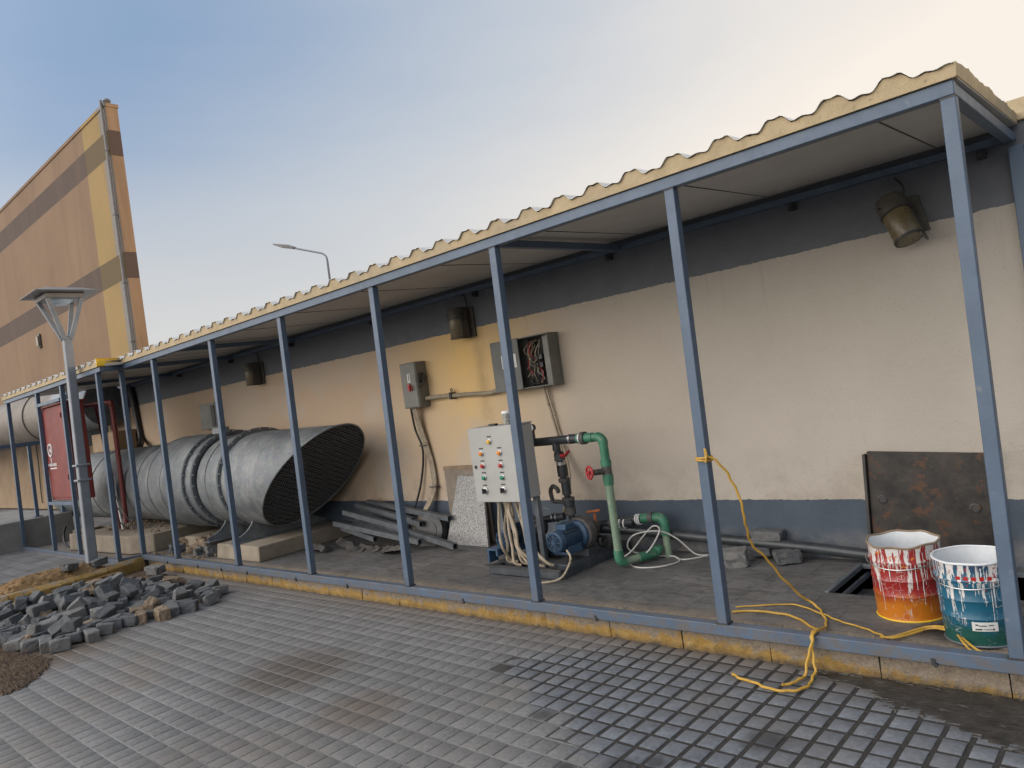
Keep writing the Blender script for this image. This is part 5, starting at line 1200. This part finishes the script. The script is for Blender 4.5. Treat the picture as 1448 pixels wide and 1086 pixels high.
b = MB(); b.tube([(-2.05, 3.84, -.042), (-1.95, 3.90, -.042), (-1.84, 3.96, -.042), (-1.74, 3.97, -.042), (-1.637, 3.92, -.042), (-1.54, 3.85, -.042), (-1.447, 3.795, -.042), (-1.34, 3.74, -.042), (-1.25, 3.69, -.042), (-1.205, 3.655, -.042)], .0045, 8, wob=.0028); b.build('cord', M['cord'], cd)
b = MB(); b.tube([(-2.03, 3.76, -.042), (-1.93, 3.81, -.042), (-1.83, 3.82, -.042), (-1.70, 3.79, -.042), (-1.60, 3.72, -.042), (-1.53, 3.64, -.04), (-1.48, 3.57, -.01), (-1.455, 3.48, .010), (-1.45, 3.43, .005), (-1.475, 3.41, -.08), (-1.495, 3.38, -.165), (-1.50, 3.33, -.170), (-1.52, 3.27, -.171), (-1.545, 3.24, -.168)], .0065, 8, wob=.0028); b.build('cord', M['cord'], cd)
b = MB(); b.tube([(-1.22, 3.64, -.042), (-1.17, 3.66, -.042), (-1.12, 3.73, -.038), (-1.06, 3.80, -.03), (-1.0, 3.80, -.02), (-.93, 3.74, -.01), (-.87, 3.66, -.02), (-.82, 3.61, -.035), (-.795, 3.60, -.042)], .006, 8)
b.tube([(-1.22, 3.65, -.042), (-1.16, 3.65, -.042), (-1.10, 3.72, -.038), (-1.04, 3.79, -.03), (-.98, 3.77, -.02), (-.91, 3.70, -.01), (-.87, 3.63, -.02), (-.83, 3.58, -.035), (-.80, 3.59, -.040)], .005, 8); b.build('cord', M['cord'], cd)

# ------------------------------------------------------------------ red cabinet and pipe at the far left
t = thing('fire_hose_cabinet', (-11.65, 3.35, .70), 'tall red metal cabinet with a white emblem, fixed between two posts', 'cabinet')
b = MB(); b.box((-12.16, 3.25, .72), (-11.04, 3.46, 2.03)); b.build('case', M['redcab'], t, bevel=.006)
b = MB(); b.box((-12.13, 3.238, .76), (-11.14, 3.2495, 1.99)); dr = b.build('door', M['redcab'], t, bevel=.004)
b = MB(); b.box((-12.18, 3.22, 2.035), (-11.01, 3.49, 2.06)); b.build('top_cap', M['redcab'], t, bevel=.004)
b = MB(); b.ring_((-11.93, 3.236, 1.43), (0, 1, 0), .085, .012, 26, 6); b.lathe([(0, .03), (.003, .03)], (-11.93, 3.237, 1.43), (0, -1, 0), 12); b.box((-11.945, 3.233, 1.25), (-11.92, 3.237, 1.33)); b.build('emblem', M['label'], dr)
b = MB()
for i in range(7): b.box((-12.12 + i * .058 + .03, 3.233, 1.205), (-12.12 + i * .058 + .03 + (.035 if i % 3 else .02), 3.237, 1.245))
b.box((-12.02, 3.233, 1.165), (-11.72, 3.237, 1.18)); b.build('lettering', M['label'], dr)
b = MB(); b.box((-12.09, 3.225, 1.36), (-12.06, 3.238, 1.44)); b.build('door_handle', M['dark_steel'], dr)
for z in (1.0, 1.85):
    b = MB(); b.cyl((-11.275, 3.232, z), (-11.275, 3.232, z + .07), .009, n=8); b.build('hinge', M['redcab'], dr)
for z0, nm in ((2.065, 'top_rail'), (.66, 'bottom_rail')):
    b = MB(); b.bar((-12.18, 3.21, z0 + .022), (-11.10, 3.21, z0 + .022), .045, .045); b.build(nm, M['frame'], can, bevel=.003)
b = MB(); b.tube([(-11.5, 3.63, 1.985), (-11.2, 3.72, 1.985), (-10.98, 3.76, 1.97), (-10.93, 3.77, 1.90), (-10.93, 3.77, 1.2), (-10.95, 3.77, .3)], .032, 12, sub=8); b.ring_((-10.93, 3.77, 1.93), (0, 0, 1), .034, .012, 16, 6)
b.build('red_pipe', M['redpipe'], None, loc=(-10.95, 3.77, .2), label='red water pipe dropping from the top of the red cabinet to the plinth', cat='pipe')
b = MB(); b.tube([(-11.3, 3.7, 1.98), (-11.28, 3.75, 1.2), (-11.3, 3.8, .2)], .03, 8); b.build('red_pipe', M['redpipe'], None, loc=(-11.3, 3.75, .2), label='darker red pipe right beside the red cabinet', cat='pipe')

# ------------------------------------------------------------------ far-left ducts, railing, low walls
ud = thing('upper_duct', (-18, 5.35, 1.6), 'dull tan overhead duct passing behind the left end of the canopy', 'duct')
def yr(name, mat, prof, n=40, az=2.27, ay=5.35, **k):
    b = MB(); b.lathe([(x + 40, r_) for x, r_ in prof], (-40, ay, az), (1, 0, 0), n, **k); return b.build(name, mat, ud)
yr('barrel', M['duct_dull'], [(-32, .60), (-19.2, .60)])
yr('seam_band', M['duct_dull'], [(-19.25, .6), (-19.25, .63), (-19.15, .63), (-19.15, .6)])
yr('barrel', M['duct_dull'], [(-19.15, .60), (-17.3, .60)])
yr('reducer', M['duct_blue'], [(-17.3, .60), (-16.9, .60), (-15.6, .42), (-15.3, .42)])
b = MB(); b.lathe([(0, .42), (.3, .46), (.6, .5)], (-15.35, 5.3, 2.2), (1, -.35, -.3), 32); b.build('elbow', M['duct_blue'], ud)
b = MB(); b.lathe([(0, .5), (0, .54), (.06, .54), (.06, .5)], (-14.86, 5.02 - .35, 1.98), (1, -.25, -.2), 36); b.build('flange', M['steel_grey'], ud)
b = MB(); b.lathe([(0, .36), (1.1, .36)], (-14.7, 4.60, 2.06), (1, 0, .03), 28); b.build('outlet', M['steel_grey'], ud)
b = MB(); b.tube([(-13.30, 4.93, 2.36), (-13.22, 4.93, 1.9), (-13.15, 4.93, 1.45), (-12.9, 4.8, 1.32)], .05, 12); b.build('drain_pipe', M['black'], None, loc=(-13.2, 4.93, 1.4), label='black pipe running down the wall behind the seventh post', cat='pipe')
b = MB(); b.box((-14.5, 4.6, 1.30), (-13.4, 4.95, 1.62)); b.build('tan_block', M['far_tan'], None, loc=(-13.9, 4.8, 1.3), bevel=.01, label='tan plastered block resting above the far end of the fat duct', cat='block')
b = MB(); b.box((-17.5, 1.2, -.3), (-13.82, 3.95, .40)); b.build('low_wall', M['concrete_grey'], None, loc=(-15, 3, G), bevel=.015, label='low plastered block wall beyond the last canopy post', cat='wall')
t = thing('railing', (-14.1, 3.0, .40), 'blue-grey steel railing on the low plastered wall', 'railing')
b = MB(); b.bar((-14.0, 1.4, 1.60), (-14.0, 3.9, 1.60), .05, .06); b.build('top_rail', M['frame'], t, bevel=.003)
for y in (1.6, 2.6, 3.50, 3.88):
    b = MB(); b.bar((-14.02, y, .40), (-14.0, y, 1.57), .05, .05); b.build('railing_post', M['frame'], t, bevel=.003)
    b = MB(); b.box((-14.09, y - .06, .401), (-13.94, y + .06, .415)); b.build('base_plate', M['frame'], t)
b = MB(); b.box((-40, 6.6, G), (-15.3, 6.8, 1.86)); o = b.build('boundary_wall', M['far_tan'], None, loc=(-25, 6.7, G), label='tan boundary wall seen through the railing at the far left', cat='wall')
rb_ = random.Random(77); b = MB()
for i in range(9):
    x = -25.5 + i * .75; b.tube([(x, 6.56, 1.8), (x + rb_.uniform(-.1, .1), 6.55, 1.2), (x + rb_.uniform(-.2, .2), 6.56, .6), (x + rb_.uniform(-.2, .2), 6.56, 0)], .018, 6)
b.build('vine_stem', M['lamp_body'], None, loc=(-23, 6.56, 0), kind='stuff', label='thin dark dry stems hanging on the tan boundary wall', cat='stems')
b = MB(); b.tube([(-12.45, 3.45, .3), (-12.5, 3.42, .15), (-12.35, 3.40, .02), (-12.2, 3.5, -.03)], .018, 8); b.build('black_hose', M['black'], None, loc=(-12.3, 3.45, F), label='short black hose beneath the red cabinet', cat='hose')
block(rock_mesh(601, .42, .30, .26, .15), M['concrete'], (-12.35, 3.75, .08), (0, 0, .3), 'concrete_block', 'pale cut block under the red cabinet', 'block')
b = MB(); b.tube([(-11.0, 3.66, .6), (-10.95, 3.75, .35), (-10.9, 3.7, .25)], .006, 6); b.tube([(-11.1, 3.66, .9), (-10.9, 3.72, .5), (-10.75, 3.8, .2)], .007, 6); b.tube([(-11.05, 3.7, .8), (-11.1, 3.7, .4), (-11.0, 3.8, .2)], .007, 6)
b.build('loose_wires', M['black'], None, loc=(-11, 3.7, .2), label='loose dark wires dangling beside the red pipe', cat='wires')
